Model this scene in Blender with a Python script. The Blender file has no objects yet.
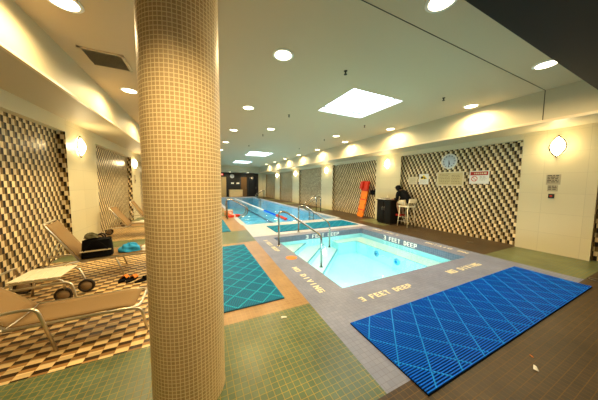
import bpy, bmesh, math, random
from mathutils import Vector, Matrix
random.seed(7)
S = bpy.context.scene
COL = S.collection
PI = math.pi

# ------------------------------------------------------------------ camera
CAM_H = 1.55
yaw, pitch, roll = math.radians(25.5), math.radians(4.27), math.radians(-0.4)
Fw = Vector((math.sin(yaw)*math.cos(pitch), math.cos(yaw)*math.cos(pitch), -math.sin(pitch)))
r0 = Vector((math.cos(yaw), -math.sin(yaw), 0)); d0 = Fw.cross(r0)
rx = r0*math.cos(roll) + d0*math.sin(roll); dn = -r0*math.sin(roll) + d0*math.cos(roll)
cd = bpy.data.cameras.new('camera'); cam = bpy.data.objects.new('camera', cd); COL.objects.link(cam)
cd.sensor_width = 36; cd.lens = 36*211/598; cd.clip_start = 0.05; cd.clip_end = 200
M = Matrix((( rx.x, -dn.x, -Fw.x, 0), (rx.y, -dn.y, -Fw.y, 0), (rx.z, -dn.z, -Fw.z, CAM_H), (0, 0, 0, 1)))
cam.matrix_world = M
S.camera = cam

# ------------------------------------------------------------------ world, exposure, light levels
w = bpy.data.worlds.new('sky'); S.world = w; w.use_nodes = True
bg = w.node_tree.nodes['Background']; bg.inputs[0].default_value = (0.72, 0.86, 1.0, 1); bg.inputs[1].default_value = 10.0
S.view_settings.view_transform = 'Standard'; S.view_settings.look = 'None'
S.view_settings.exposure = 0.0; S.view_settings.gamma = 1.0; S.view_settings.use_curve_mapping = False
S.cycles.max_bounces = 8; S.cycles.diffuse_bounces = 4; S.cycles.transparent_max_bounces = 16
S.cycles.sample_clamp_indirect = 6.0
WARM = (1.0, 0.74, 0.37)
E_DOWN = 160.0        # watts of each ceiling downlight
E_PILLAR_FILL = 92.0        # added unseen lamps under the bulkhead, to brighten the pillar
E_SCPT = 14.0         # watts of each sconce lamp
E_SCONCE = 26.0      # emission strength of the sconce glass
E_POOL = 34.0        # underwater lamps

# ------------------------------------------------------------------ materials
def lin(r, g, b):
    f = lambda c: (c/255/12.92) if c/255 <= 0.04045 else ((c/255+0.055)/1.055)**2.4
    return (f(r), f(g), f(b), 1)
def mat(name, col, rough=0.5, metal=0.0, emit=None, estr=0.0, bump=0.0, bscale=60.0, var=0.0, spec=0.35):
    m = bpy.data.materials.new(name); m.use_nodes = True
    nt = m.node_tree; b = nt.nodes['Principled BSDF']
    c = tuple(col)[:3] + (1,)
    b.inputs['Base Color'].default_value = c; b.inputs['Roughness'].default_value = rough; b.inputs['Metallic'].default_value = metal
    b.inputs['Specular IOR Level'].default_value = spec
    if emit:
        b.inputs['Emission Color'].default_value = tuple(emit)[:3] + (1,); b.inputs['Emission Strength'].default_value = estr
    if bump or var:
        tc = nt.nodes.new('ShaderNodeTexCoord'); n = nt.nodes.new('ShaderNodeTexNoise'); n.inputs['Scale'].default_value = bscale
        n.inputs['Detail'].default_value = 3
        nt.links.new(tc.outputs['Object'], n.inputs['Vector'])
        if bump:
            bp = nt.nodes.new('ShaderNodeBump'); bp.inputs['Strength'].default_value = bump; bp.inputs['Distance'].default_value = 0.01
            nt.links.new(n.outputs['Fac'], bp.inputs['Height']); nt.links.new(bp.outputs['Normal'], b.inputs['Normal'])
        if var:
            mx = nt.nodes.new('ShaderNodeMix'); mx.data_type = 'RGBA'
            mx.inputs[6].default_value = tuple(x*(1-var) for x in c[:3]) + (1,); mx.inputs[7].default_value = tuple(min(1, x*(1+var)) for x in c[:3]) + (1,)
            nt.links.new(n.outputs['Fac'], mx.inputs[0]); nt.links.new(mx.outputs[2], b.inputs['Base Color'])
    return m
def tile(name, c1, c2, grout, size=0.075, mortar=0.004, rough=0.3, rough_g=0.7, uv=False, axes=None, h=None, offset=0.0, bump=0.25, dirt=0.0, msmooth=0.1, spec=0.25):
    m = bpy.data.materials.new(name); m.use_nodes = True; nt = m.node_tree; b = nt.nodes['Principled BSDF']; L = nt.links.new
    b.inputs['Specular IOR Level'].default_value = spec
    tc = nt.nodes.new('ShaderNodeTexCoord'); ge = nt.nodes.new('ShaderNodeNewGeometry')
    br = nt.nodes.new('ShaderNodeTexBrick'); br.offset = offset; br.squash = 1.0
    br.inputs['Scale'].default_value = 1; br.inputs['Brick Width'].default_value = size; br.inputs['Row Height'].default_value = h or size
    br.inputs['Mortar Size'].default_value = mortar; br.inputs['Mortar Smooth'].default_value = msmooth; br.inputs['Bias'].default_value = 0
    br.inputs['Color1'].default_value = tuple(c1)[:3]+(1,); br.inputs['Color2'].default_value = tuple(c2)[:3]+(1,); br.inputs['Mortar'].default_value = tuple(grout)[:3]+(1,)
    if uv: L(tc.outputs['UV'], br.inputs['Vector'])
    elif axes:   # (horizontal axis 'XY' sum, Z) for walls
        sp = nt.nodes.new('ShaderNodeSeparateXYZ'); L(ge.outputs['Position'], sp.inputs[0])
        ad = nt.nodes.new('ShaderNodeMath'); ad.operation = 'ADD'; L(sp.outputs[0], ad.inputs[0]); L(sp.outputs[1], ad.inputs[1])
        cb = nt.nodes.new('ShaderNodeCombineXYZ'); L(ad.outputs[0], cb.inputs[0]); L(sp.outputs[2], cb.inputs[1]); L(cb.outputs[0], br.inputs['Vector'])
    else: L(ge.outputs['Position'], br.inputs['Vector'])
    src = br.outputs['Color']
    if dirt:
        n = nt.nodes.new('ShaderNodeTexNoise'); n.inputs['Scale'].default_value = 2.3; n.inputs['Detail'].default_value = 5; L(ge.outputs['Position'], n.inputs['Vector'])
        mp = nt.nodes.new('ShaderNodeMapRange'); mp.inputs[1].default_value = 0.35; mp.inputs[2].default_value = 0.7; mp.inputs[3].default_value = 1-dirt; mp.inputs[4].default_value = 1.0
        L(n.outputs['Fac'], mp.inputs[0])
        mx = nt.nodes.new('ShaderNodeMix'); mx.data_type = 'RGBA'; mx.blend_type = 'MULTIPLY'; mx.inputs[0].default_value = 1
        L(src, mx.inputs[6]); L(mp.outputs[0], mx.inputs[7]); src = mx.outputs[2]
    L(src, b.inputs['Base Color'])
    mr = nt.nodes.new('ShaderNodeMapRange'); mr.inputs[3].default_value = rough; mr.inputs[4].default_value = rough_g; L(br.outputs['Fac'], mr.inputs[0]); L(mr.outputs[0], b.inputs['Roughness'])
    if bump:
        bp = nt.nodes.new('ShaderNodeBump'); bp.invert = True; bp.inputs['Strength'].default_value = bump; bp.inputs['Distance'].default_value = 0.003
        L(br.outputs['Fac'], bp.inputs['Height']); L(bp.outputs['Normal'], b.inputs['Normal'])
    return m
def mosaic(name, along, row, period, prow, sign, cols, cuts, rough=0.3, swap=False):
    """strips of thirds: along = weights of x,y,z for the running coordinate; prow = weights for the strip coordinate."""
    m = bpy.data.materials.new(name); m.use_nodes = True; nt = m.node_tree; b = nt.nodes['Principled BSDF']; L = nt.links.new
    ge = nt.nodes.new('ShaderNodeNewGeometry')
    def dot(v):
        n = nt.nodes.new('ShaderNodeVectorMath'); n.operation = 'DOT_PRODUCT'; n.inputs[1].default_value = v; L(ge.outputs['Position'], n.inputs[0]); return n.outputs['Value']
    def mth(op, a, bb=None):
        n = nt.nodes.new('ShaderNodeMath'); n.operation = op
        for i, q in enumerate((a, bb)):
            if q is None: continue
            if isinstance(q, (int, float)): n.inputs[i].default_value = q
            else: L(q, n.inputs[i])
        return n.outputs[0]
    s = mth('DIVIDE', dot(along), period)
    rr = mth('DIVIDE', dot(prow), row)
    k = mth('FLOOR', rr)
    u = mth('ADD', s, mth('MULTIPLY', k, sign/3))
    p = mth('FRACT', u)
    rp = nt.nodes.new('ShaderNodeValToRGB'); rp.color_ramp.interpolation = 'CONSTANT'
    el = rp.color_ramp.elements
    el[0].position = 0; el[0].color = cols[0]; el[1].position = cuts[0]; el[1].color = cols[1]
    e3 = el.new(cuts[1]); e3.color = cols[2]
    L(p, rp.inputs[0])
    cb = nt.nodes.new('ShaderNodeCombineXYZ'); L(mth('FLOOR', mth('MULTIPLY', u, 3)), cb.inputs[0]); L(k, cb.inputs[1])
    wn = nt.nodes.new('ShaderNodeTexWhiteNoise'); L(cb.outputs[0], wn.inputs['Vector'])
    mp = nt.nodes.new('ShaderNodeMapRange'); mp.inputs[3].default_value = 0.72; mp.inputs[4].default_value = 1.12; L(wn.outputs['Value'], mp.inputs[0])
    mx = nt.nodes.new('ShaderNodeMix'); mx.data_type = 'RGBA'; mx.blend_type = 'MULTIPLY'; mx.inputs[0].default_value = 1
    L(rp.outputs[0], mx.inputs[6]); L(mp.outputs[0], mx.inputs[7])
    # thin joints between the strips
    jf = mth('LESS_THAN', mth('FRACT', rr), 0.035)
    mj = nt.nodes.new('ShaderNodeMix'); mj.data_type = 'RGBA'; L(jf, mj.inputs[0]); L(mx.outputs[2], mj.inputs[6]); mj.inputs[7].default_value = cols[1]
    b.inputs['Specular IOR Level'].default_value = 0.18; L(mj.outputs[2], b.inputs['Base Color']); b.inputs['Roughness'].default_value = rough
    return m
def water(name, tint, rough=0.02, wscale=2.2, wstr=0.12):
    m = bpy.data.materials.new(name); m.use_nodes = True; nt = m.node_tree; L = nt.links.new; nt.nodes.clear()
    o = nt.nodes.new('ShaderNodeOutputMaterial'); t = nt.nodes.new('ShaderNodeBsdfTransparent'); t.inputs[0].default_value = tint
    g = nt.nodes.new('ShaderNodeBsdfGlossy'); g.inputs['Roughness'].default_value = rough
    f = nt.nodes.new('ShaderNodeFresnel'); f.inputs[0].default_value = 1.33
    n = nt.nodes.new('ShaderNodeTexNoise'); n.inputs['Scale'].default_value = wscale; n.inputs['Detail'].default_value = 3
    ge = nt.nodes.new('ShaderNodeNewGeometry'); L(ge.outputs['Position'], n.inputs['Vector'])
    bp = nt.nodes.new('ShaderNodeBump'); bp.inputs['Strength'].default_value = wstr; bp.inputs['Distance'].default_value = 0.1
    L(n.outputs['Fac'], bp.inputs['Height']); L(bp.outputs['Normal'], g.inputs['Normal']); L(bp.outputs['Normal'], f.inputs['Normal'])
    mx = nt.nodes.new('ShaderNodeMixShader'); L(f.outputs[0], mx.inputs[0]); L(t.outputs[0], mx.inputs[1]); L(g.outputs[0], mx.inputs[2]); L(mx.outputs[0], o.inputs[0])
    return m

m_stone  = tile('cream_stone_tile', (0.68, 0.61, 0.40), (0.64, 0.575, 0.375), (0.55, 0.49, 0.32), size=0.62, h=0.46, mortar=0.003, rough=0.35, axes=True, bump=0.1)
m_plain  = mat('cream_paint', (0.68, 0.62, 0.43), 0.6)
m_ceil   = mat('ceiling_paint', (0.65, 0.52, 0.345), 0.8)
m_soffit = mat('soffit_paint', (0.56, 0.49, 0.33), 0.55)
m_bulkhead_shade = mat('bulkhead_shade_tone', (0.016, 0.015, 0.014), 0.7)  # shade of the unlit bulkhead underside, put into the base colour
m_trimline = mat('moulding_paint', (0.72, 0.60, 0.42), 0.4)
MC = [(0.86, 0.72, 0.45, 1), (0.25, 0.16, 0.06, 1), (0.012, 0.008, 0.006, 1)]
m_mos_r = mosaic('mosaic_tile_east', (1, -1, 0), 0.098, 0.152, (0, 0, 1), 1, MC, (0.40, 0.70), rough=0.28)
m_mos_l = mosaic('mosaic_tile_west', (1, 1, 0), 0.098, 0.152, (0, 0, 1), 1, MC, (0.40, 0.70), rough=0.28)
FC = [(0.80, 0.58, 0.28, 1), (0.36, 0.19, 0.06, 1), (0.045, 0.024, 0.010, 1)]
m_mos_f = mosaic('mosaic_tile_floor', (0, 1, 0), 0.105, 0.15, (1, 0, 0), -1, FC, (0.42, 0.70), rough=0.35)
m_green = tile('green_floor_tile', (0.095, 0.150, 0.074), (0.125, 0.178, 0.092), (0.40, 0.29, 0.06), size=0.0525, mortar=0.0022, dirt=0.35)
m_brown = tile('brown_floor_tile', (0.048, 0.033, 0.019), (0.068, 0.045, 0.025), (0.18, 0.105, 0.03), size=0.0525, mortar=0.002, dirt=0.4, rough=0.42)
m_tan   = tile('tan_floor_tile', (0.34, 0.20, 0.09), (0.40, 0.24, 0.11), (0.46, 0.32, 0.13), size=0.0525, mortar=0.0022, dirt=0.2)
m_grey  = tile('grey_coping_tile', (0.21, 0.24, 0.37), (0.245, 0.275, 0.41), (0.185, 0.20, 0.28), size=0.05, mortar=0.002, dirt=0.2, rough=0.4)
m_lgrey = tile('pale_grey_tile', (0.50, 0.56, 0.68), (0.55, 0.61, 0.73), (0.42, 0.45, 0.53), size=0.05, mortar=0.002, dirt=0.1, rough=0.3)
m_pillar = tile('pillar_mosaic', (0.55, 0.375, 0.18), (0.63, 0.43, 0.215), (0.95, 0.80, 0.48), size=0.0251, h=0.0251, mortar=0.0026, rough=0.45, uv=True, bump=0.4)
m_band  = tile('waterline_tile', (0.12, 0.16, 0.25), (0.15, 0.19, 0.29), (0.22, 0.26, 0.32), size=0.05, mortar=0.002, axes=True, rough=0.25)
m_spa   = tile('spa_basin_tile', (0.48, 0.86, 0.89), (0.52, 0.88, 0.91), (0.44, 0.80, 0.85), size=0.05, mortar=0.001, axes=None, rough=0.4, bump=0)
m_spa_face = mat('spa_step_face', (0.42, 0.80, 0.85), 0.4)
m_spa_edge = mat('spa_edge_tile', (0.10, 0.38, 0.55), 0.35)
m_spa_step = mat('spa_step_tread', (0.86, 0.93, 0.93), 0.4)
m_pool  = tile('pool_basin_tile', (0.22, 0.68, 0.88), (0.28, 0.74, 0.90), (0.24, 0.66, 0.84), size=0.05, mortar=0.001, rough=0.4, bump=0)
m_lane  = mat('lane_line_tile', (0.02, 0.08, 0.24), 0.4)
m_water_spa = water('spa_water', (0.76, 0.975, 0.99, 1), wscale=3.0, wstr=0.05)
m_water_pool = water('pool_water', (0.74, 0.95, 0.99, 1), wscale=2.2, wstr=0.45)
m_blue  = mat('blue_vinyl', (0.0003, 0.12, 0.76), 0.45, spec=0.05)
m_blue2 = mat('bright_blue_vinyl', (0.006, 0.26, 0.85), 0.45, spec=0.05)
m_blueb = mat('dark_blue_backing', (0.001, 0.008, 0.03), 0.6, spec=0.05)
m_teal  = mat('teal_vinyl', (0.004, 0.21, 0.42), 0.45, spec=0.05)
m_teal2 = mat('bright_teal_vinyl', (0.03, 0.45, 0.68), 0.45, spec=0.05)
m_tealb = mat('dark_teal_backing', (0.002, 0.085, 0.18), 0.6)
m_chrome = mat('polished_steel', (0.36, 0.34, 0.31), 0.22, 1.0)
m_alu   = mat('champagne_aluminium', (0.62, 0.57, 0.47), 0.3, 0.9)
m_sling = mat('brown_sling_fabric', (0.25, 0.15, 0.055), 0.8, bump=0.2, bscale=200)
m_slat  = mat('cream_slat', (0.86, 0.80, 0.60), 0.5)
m_black = mat('black_fabric', (0.004, 0.004, 0.005), 0.85, bump=0.2, bscale=40, spec=0.1)
m_blackp = mat('black_laminate', (0.008, 0.007, 0.006), 0.45, spec=0.12)
m_rubber = mat('dark_rubber', (0.03, 0.022, 0.018), 0.7)
m_hub   = mat('grey_hub', (0.34, 0.24, 0.14), 0.5)
m_towelb = mat('blue_terry', (0.03, 0.33, 0.66), 0.95, bump=0.6, bscale=90, var=0.2)
m_towelw = mat('white_terry', (0.85, 0.80, 0.68), 0.95, bump=0.5, bscale=90)
m_orange = mat('orange_plastic', (0.85, 0.22, 0.01), 0.4)
m_red   = mat('red_foam', (0.62, 0.035, 0.012), 0.5)
m_white = mat('white_plastic', (0.82, 0.80, 0.74), 0.4)
m_creamf = mat('cream_metal', (0.80, 0.72, 0.52), 0.4)
m_text  = mat('cream_lettering', (0.80, 0.74, 0.52), 0.5)
m_textw = mat('white_lettering', (0.85, 0.86, 0.86), 0.5)
m_ink   = mat('dark_ink', (0.03, 0.025, 0.02), 0.6)
m_skin  = mat('skin', (0.42, 0.23, 0.13), 0.5)
m_hair  = mat('black_hair', (0.006, 0.005, 0.005), 0.6)
m_khaki = mat('khaki_cotton', (0.62, 0.52, 0.34), 0.85)
m_gold  = mat('tan_plaque', (0.62, 0.50, 0.26), 0.35)
m_goldd = mat('plaque_lettering', (0.30, 0.22, 0.09), 0.5)
m_paper = mat('paper', (0.84, 0.82, 0.76), 0.7)
m_paper2 = mat('tan_paper', (0.70, 0.60, 0.40), 0.7)
m_grpaper = mat('grey_paper', (0.42, 0.36, 0.24), 0.7)
m_yel   = mat('yellow_print', (0.85, 0.58, 0.02), 0.6)
m_redp  = mat('red_print', (0.42, 0.02, 0.012), 0.5)
m_clock = mat('clock_dial', (0.62, 0.66, 0.70), 0.5)
m_steelg = mat('grey_metal', (0.30, 0.29, 0.27), 0.45, 0.6)
m_lamp  = mat('downlight_lens', (1, 1, 1), 0.5, emit=(1.0, 0.86, 0.55), estr=9.0)
m_shade = mat('sconce_glass', (1, 1, 1), 0.5, emit=(1.0, 0.80, 0.45), estr=E_SCONCE)
m_bronze = mat('dark_bronze', (0.03, 0.02, 0.012), 0.4, 0.5)
m_vent  = mat('vent_metal', (0.36, 0.32, 0.24), 0.5)
m_exit  = mat('exit_sign_face', (0.6, 0.02, 0.01), 0.5, emit=(1, 0.04, 0.02), estr=0.8)
m_exitw = mat('exit_letters', (0.9, 0.8, 0.7), 0.5, emit=(1, 0.8, 0.7), estr=1.2)
m_charc = mat('charcoal_panel', (0.010, 0.011, 0.013), 0.3)
m_wood  = mat('tan_wood', (0.58, 0.40, 0.19), 0.5, var=0.15, bscale=8)
m_doorb = mat('bronze_door', (0.15, 0.085, 0.035), 0.3, 0.4)
m_dglass = mat('dark_glass', (0.012, 0.014, 0.02), 0.08)
m_doorlit = mat('tan_door', (0.42, 0.30, 0.13), 0.35)
m_ljoint = mat('joint_gap', (0.05, 0.04, 0.03), 0.8)
m_skyl = bpy.data.materials.new('skylight_glazing'); m_skyl.use_nodes = True
def _sk(nt):
    nt.nodes.clear(); L = nt.links.new
    o = nt.nodes.new('ShaderNodeOutputMaterial'); a = nt.nodes.new('ShaderNodeBsdfTransparent'); a.inputs[0].default_value = (0.93, 0.97, 1, 1)
    g = nt.nodes.new('ShaderNodeBsdfGlossy'); g.inputs['Roughness'].default_value = 0.2
    x = nt.nodes.new('ShaderNodeMixShader'); x.inputs[0].default_value = 0.06; L(a.outputs[0], x.inputs[1]); L(g.outputs[0], x.inputs[2]); L(x.outputs[0], o.inputs[0])
_sk(m_skyl.node_tree)

# ------------------------------------------------------------------ mesh helpers
class MB:
    def __init__(s): s.bm = bmesh.new(); s.slot = 0
    def _f(s, vs, mi=None):
        try:
            f = s.bm.faces.new(vs); f.material_index = s.slot if mi is None else mi; return f
        except ValueError: return None
    def quad(s, pts, mi=None): return s._f([s.bm.verts.new(p) for p in pts], mi)
    def box(s, x0, x1, y0, y1, z0, z1, mt=None, bev=0.0):
        mt = mt or Matrix()
        vs = [s.bm.verts.new(mt @ Vector((x, y, z))) for x in (x0, x1) for y in (y0, y1) for z in (z0, z1)]
        fs = [s._f([vs[i] for i in q]) for q in ((0, 1, 3, 2), (4, 6, 7, 5), (0, 4, 5, 1), (2, 3, 7, 6), (0, 2, 6, 4), (1, 5, 7, 3))]
        if bev:
            es = list({e for f in fs for e in f.edges})
            bmesh.ops.bevel(s.bm, geom=es, offset=bev, segments=2, affect='EDGES', profile=0.6, material=-1)
        return s
    def prism(s, pts, z0, z1, mt=None, axis='Z'):
        mt = mt or Matrix()
        def P(a, b, c): return {'Z': Vector((a, b, c)), 'Y': Vector((a, c, b)), 'X': Vector((c, a, b))}[axis]
        lo = [s.bm.verts.new(mt @ P(a, b, z0)) for a, b in pts]; hi = [s.bm.verts.new(mt @ P(a, b, z1)) for a, b in pts]
        s._f(lo[::-1]); s._f(hi); n = len(pts)
        for i in range(n): s._f([lo[i], lo[(i+1) % n], hi[(i+1) % n], hi[i]])
        return s
    def tube(s, pts, r, seg=8, closed=False, fillet=0.0, fs=5):
        pts = [Vector(p) for p in pts]
        if fillet and len(pts) > 2:
            out = [pts[0]]
            for i in range(1, len(pts)-1):
                a, p, b = pts[i-1], pts[i], pts[i+1]
                da, db = (a-p), (b-p); t = min(fillet, da.length*0.48, db.length*0.48)
                q0, q1 = p + da.normalized()*t, p + db.normalized()*t
                for k in range(fs+1):
                    u = k/fs; out.append(q0*(1-u)**2 + p*2*u*(1-u) + q1*u*u)
            out.append(pts[-1]); pts = out
        n = len(pts); rad = r if isinstance(r, (list, tuple)) else [r]*n
        if len(rad) != n: rad = [rad[0]]*n
        T = []
        for i in range(n):
            a = pts[i-1] if i > 0 else (pts[-1] if closed else pts[0]); b = pts[i+1] if i < n-1 else (pts[0] if closed else pts[-1])
            T.append((b-a).normalized())
        up = Vector((0, 0, 1)) if abs(T[0].z) < 0.9 else Vector((1, 0, 0))
        u = T[0].cross(up).normalized(); rings = []
        for i in range(n):
            u = (u - T[i]*u.dot(T[i])).normalized(); v = T[i].cross(u)
            rings.append([s.bm.verts.new(pts[i] + (u*math.cos(2*PI*k/seg) + v*math.sin(2*PI*k/seg))*rad[i]) for k in range(seg)])
        m = n if closed else n-1
        for i in range(m):
            A, B = rings[i], rings[(i+1) % n]
            for k in range(seg):
                f = s._f([A[k], A[(k+1) % seg], B[(k+1) % seg], B[k]])
                if f: f.smooth = True
        if not closed: s._f(rings[0][::-1]); s._f(rings[-1])
        return s
    def lathe(s, prof, seg=24, mt=None, smooth=True, loop=False):
        mt = mt or Matrix(); rings = []
        for r, z in prof:
            if r < 1e-6: rings.append([s.bm.verts.new(mt @ Vector((0, 0, z)))])
            else: rings.append([s.bm.verts.new(mt @ Vector((r*math.cos(2*PI*k/seg), r*math.sin(2*PI*k/seg), z))) for k in range(seg)])
        for A, B in (list(zip(rings, rings[1:])) + ([(rings[-1], rings[0])] if loop else [])):
            for k in range(seg):
                k2 = (k+1) % seg
                if len(A) == 1 and len(B) == 1: continue
                vs = [A[0], B[k2], B[k]] if len(A) == 1 else ([A[k], A[k2], B[0]] if len(B) == 1 else [A[k], A[k2], B[k2], B[k]])
                f = s._f(vs)
                if f: f.smooth = smooth
        if len(rings[0]) > 1 and not loop: s._f(rings[0][::-1])
        if len(rings[-1]) > 1 and not loop: s._f(rings[-1])
        return s
    def grid(s, fn, nu, nv, thick=0.0, smooth=True):
        """sheet fn(u,v)->Vector, optionally given thickness downwards"""
        top = [[s.bm.verts.new(fn(i/nu, j/nv)) for j in range(nv+1)] for i in range(nu+1)]
        for i in range(nu):
            for j in range(nv):
                f = s._f([top[i][j], top[i+1][j], top[i+1][j+1], top[i][j+1]]); f.smooth = smooth
        if thick:
            s.bm.normal_update()
            nrm = {v: v.normal.copy() for r in top for v in r}
            bot = [[s.bm.verts.new(v.co - nrm[v]*thick) for v in r] for r in top]
            for i in range(nu):
                for j in range(nv):
                    f = s._f([bot[i][j+1], bot[i+1][j+1], bot[i+1][j], bot[i][j]]); f.smooth = smooth
            for i in range(nu):
                s._f([top[i+1][0], top[i][0], bot[i][0], bot[i+1][0]]); s._f([top[i][nv], top[i+1][nv], bot[i+1][nv], bot[i][nv]])
            for j in range(nv):
                s._f([top[0][j], top[0][j+1], bot[0][j+1], bot[0][j]]); s._f([top[nu][j+1], top[nu][j], bot[nu][j], bot[nu][j+1]])
        return s
    def build(s, name, m, parent=None, loc=None):
        bmesh.ops.recalc_face_normals(s.bm, faces=s.bm.faces)
        me = bpy.data.meshes.new(name); s.bm.to_mesh(me); s.bm.free()
        for x in (m if isinstance(m, (list, tuple)) else [m]): me.materials.append(x)
        o = bpy.data.objects.new(name, me); COL.objects.link(o)
        if parent: o.parent = parent
        if loc: o.location = loc
        return o
def tag(o, label, cat, group=None):
    o['label'] = label; o['category'] = cat
    if group: o['group'] = group
    return o
def thing(name, label, cat, loc=(0, 0, 0), rz=0.0, group=None):
    o = bpy.data.objects.new(name, None); COL.objects.link(o); o.location = loc; o.rotation_euler = (0, 0, rz)
    return tag(o, label, cat, group)
def struct(o, label=None):
    o['kind'] = 'structure'
    if label: o['label'] = label
    return o
def copy_tree(o, parent=None):
    c = o.copy(); COL.objects.link(c)
    if parent: c.parent = parent
    for ch in list(o.children): copy_tree(ch, c)
    return c
def box_obj(name, m, x0, x1, y0, y1, z0, z1, parent=None, bev=0.0):
    return MB().box(x0, x1, y0, y1, z0, z1, bev=bev).build(name, m, parent)
def text_mesh(name, body, m, origin, right, up, wid, hei, parent=None, thick=0.003, bold=0.014):
    cu = bpy.data.curves.new('lettering', 'FONT'); cu.body = body; cu.extrude = 0.01; cu.offset = bold; cu.resolution_u = 2
    t = bpy.data.objects.new('lettering', cu); COL.objects.link(t)
    dg = bpy.context.evaluated_depsgraph_get()
    me = bpy.data.meshes.new_from_object(t.evaluated_get(dg)); bpy.data.objects.remove(t); bpy.data.curves.remove(cu)
    xs = [v.co.x for v in me.vertices]; ys = [v.co.y for v in me.vertices]; zs = [v.co.z for v in me.vertices]
    R, U = Vector(right).normalized(), Vector(up).normalized(); N = R.cross(U); O = Vector(origin)
    for v in me.vertices:
        a = (v.co.x-min(xs))/(max(xs)-min(xs))*wid; b = (v.co.y-min(ys))/(max(ys)-min(ys))*hei; c = (v.co.z-min(zs))/(max(zs)-min(zs))*thick
        v.co = O + R*a + U*b + N*c
    me.materials.clear(); me.materials.append(m); me.name = name
    o = bpy.data.objects.new(name, me); COL.objects.link(o)
    if parent: o.parent = parent
    return o
ORD = ['first', 'second', 'third', 'fourth', 'fifth', 'sixth', 'seventh', 'eighth', 'ninth', 'tenth']

# ------------------------------------------------------------------ dimensions
XWL, XPL = -2.62, -2.48          # recessed mosaic plane / pilaster face, west wall
XWR, XPR = 7.43, 7.28            # east wall
Y0, Y1 = -2.2, 26.0
ZC = 3.45                        # ceiling
XFL, XFR = -1.70, 6.28           # fascias
ZSL, ZSR = 2.87, 2.83            # soffit undersides
POOL = (1.62, 5.80, 8.02, 24.8)
SPA = (1.92, 5.20, 2.48, 5.74)
def xl(y): return 1.19 + 0.036*y # seam between deck tile and grey coping
XCR = 5.77
SKY = [(2.84, 4.25, 3.45, 4.86), (2.84, 4.25, 12.6, 14.4), (2.84, 4.25, 18.2, 20.0)]
PIL_R = [(1.26, 2.41), (5.89, 7.18), (10.6, 11.9), (15.28, 16.6), (19.75, 21.15), (24.5, 26.0)]
PIL_L = [(1.45, 2.75), (6.16, 7.6), (10.95, 12.3), (15.6, 17.0), (20.2, 21.6), (24.8, 26.0)]

# ------------------------------------------------------------------ floor
f = MB()
def fr(mi, x0, x1, y0, y1, x0b=None, x1b=None):
    x0b = x0 if x0b is None else x0b; x1b = x1 if x1b is None else x1b
    f.quad([(x0, y0, 0), (x1, y0, 0), (x1b, y1, 0), (x0b, y1, 0)], mi)
BR, GR, TA, GY, LG, MO = range(6)
fr(BR, XWL, XWR, Y0, 1.03)
fr(GR, XWL, xl(1.03), 1.03, 2.33, x1b=xl(2.33)); fr(GY, xl(1.03), XCR, 1.03, SPA[2], x0b=xl(SPA[2])); fr(GR, XCR, XWR, 1.03, 2.40); fr(BR, XCR, XWR, 2.40, 5.8)
XM = 0.02   # seam between mosaic deck and tan deck, behind the pillar
fr(MO, XWL, XM, 2.33, 5.62); fr(TA, XM, xl(2.33), 2.33, 5.62, x1b=xl(5.62))
fr(GY, xl(2.48), SPA[0], 2.48, 5.74, x0b=xl(5.74)); fr(GY, SPA[1], XCR, 2.48, 5.74)
fr(GR, XWL, xl(5.62), 5.62, 7.1, x1b=xl(7.1)); fr(GY, xl(5.74), XCR, 5.74, 6.05, x0b=xl(6.05)); fr(GR, XCR+0.55, XWR, 5.8, 7.18); fr(BR, XCR, XCR+0.55, 5.8, 7.18)
fr(LG, xl(6.05), XCR, 6.05, POOL[2], x0b=xl(POOL[2]))
yy = [7.1, 10.6, 11.95, 15.3, 16.6, 19.8, 21.2, 24.5, Y1]
for i in range(8):
    a, b = yy[i], yy[i+1]; g = i % 2
    fr(GR if g else MO, XWL, XM, a, b); fr(GR if g else TA, XM, 1.42, a, b)
    a2 = 7.18 if i == 0 else a
    fr(GR if g else BR, POOL[1]+0.2, XWR, a2, b)
fr(BR, XCR, POOL[1]+0.2, 7.18, POOL[2])
fr(LG, 1.42, POOL[0], POOL[2], Y1); fr(LG, POOL[1], POOL[1]+0.2, POOL[2], Y1); fr(LG, POOL[0], POOL[1], POOL[3], Y1)
fr(TA, 1.42, xl(7.1), 7.1, POOL[2], x1b=xl(POOL[2]))
struct(f.build('floor', [m_brown, m_green, m_tan, m_grey, m_lgrey, m_mos_f]))

# ------------------------------------------------------------------ pool and spa basins
def basin(name, R, depth, band, mats, parent=None):
    x0, x1, y0, y1 = R; b = MB()
    for (ax, ay, bx, by) in ((x0, y0, x1, y0), (x1, y0, x1, y1), (x1, y1, x0, y1), (x0, y1, x0, y0)):
        b.quad([(ax, ay, 0), (bx, by, 0), (bx, by, -band), (ax, ay, -band)], 0)
        b.quad([(ax, ay, -band), (bx, by, -band), (bx, by, -depth), (ax, ay, -depth)], 1)
    b.quad([(x0, y0, -depth), (x1, y0, -depth), (x1, y1, -depth), (x0, y1, -depth)], 1)
    return struct(b.build(name, mats))
ZSPA, ZBOT = -0.17, -0.66
basin('floor_spa_basin', SPA, -ZBOT, 0.17, [m_band, m_spa])
st = MB(); st.slot = 0        # diagonal corner steps, far west corner
cx, cy = SPA[0], SPA[3]
for d, z in ((1.10, -0.27), (1.75, -0.39), (2.38, -0.51)):
    pts = [(cx, cy), (cx+d, cy), (cx, cy-d)]
    lo = [Vector((a, b_, ZBOT)) for a, b_ in pts]; hi = [Vector((a, b_, z)) for a, b_ in pts]
    st.quad(hi, 0); st.quad([lo[1], lo[2], hi[2], hi[1]], 1)
    e = 0.05
    st.quad([(cx+d-e*1.4, cy-0.001, z+0.002), (cx+d, cy-0.001, z+0.002), (cx+0.001, cy-d, z+0.002), (cx+0.001, cy-d+e*1.4, z+0.002)], 2)
struct(st.build('trim_spa_steps', [m_spa_step, m_spa_face, m_spa_edge]))
bn = MB(); zb = -0.30; bw = 0.56
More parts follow.
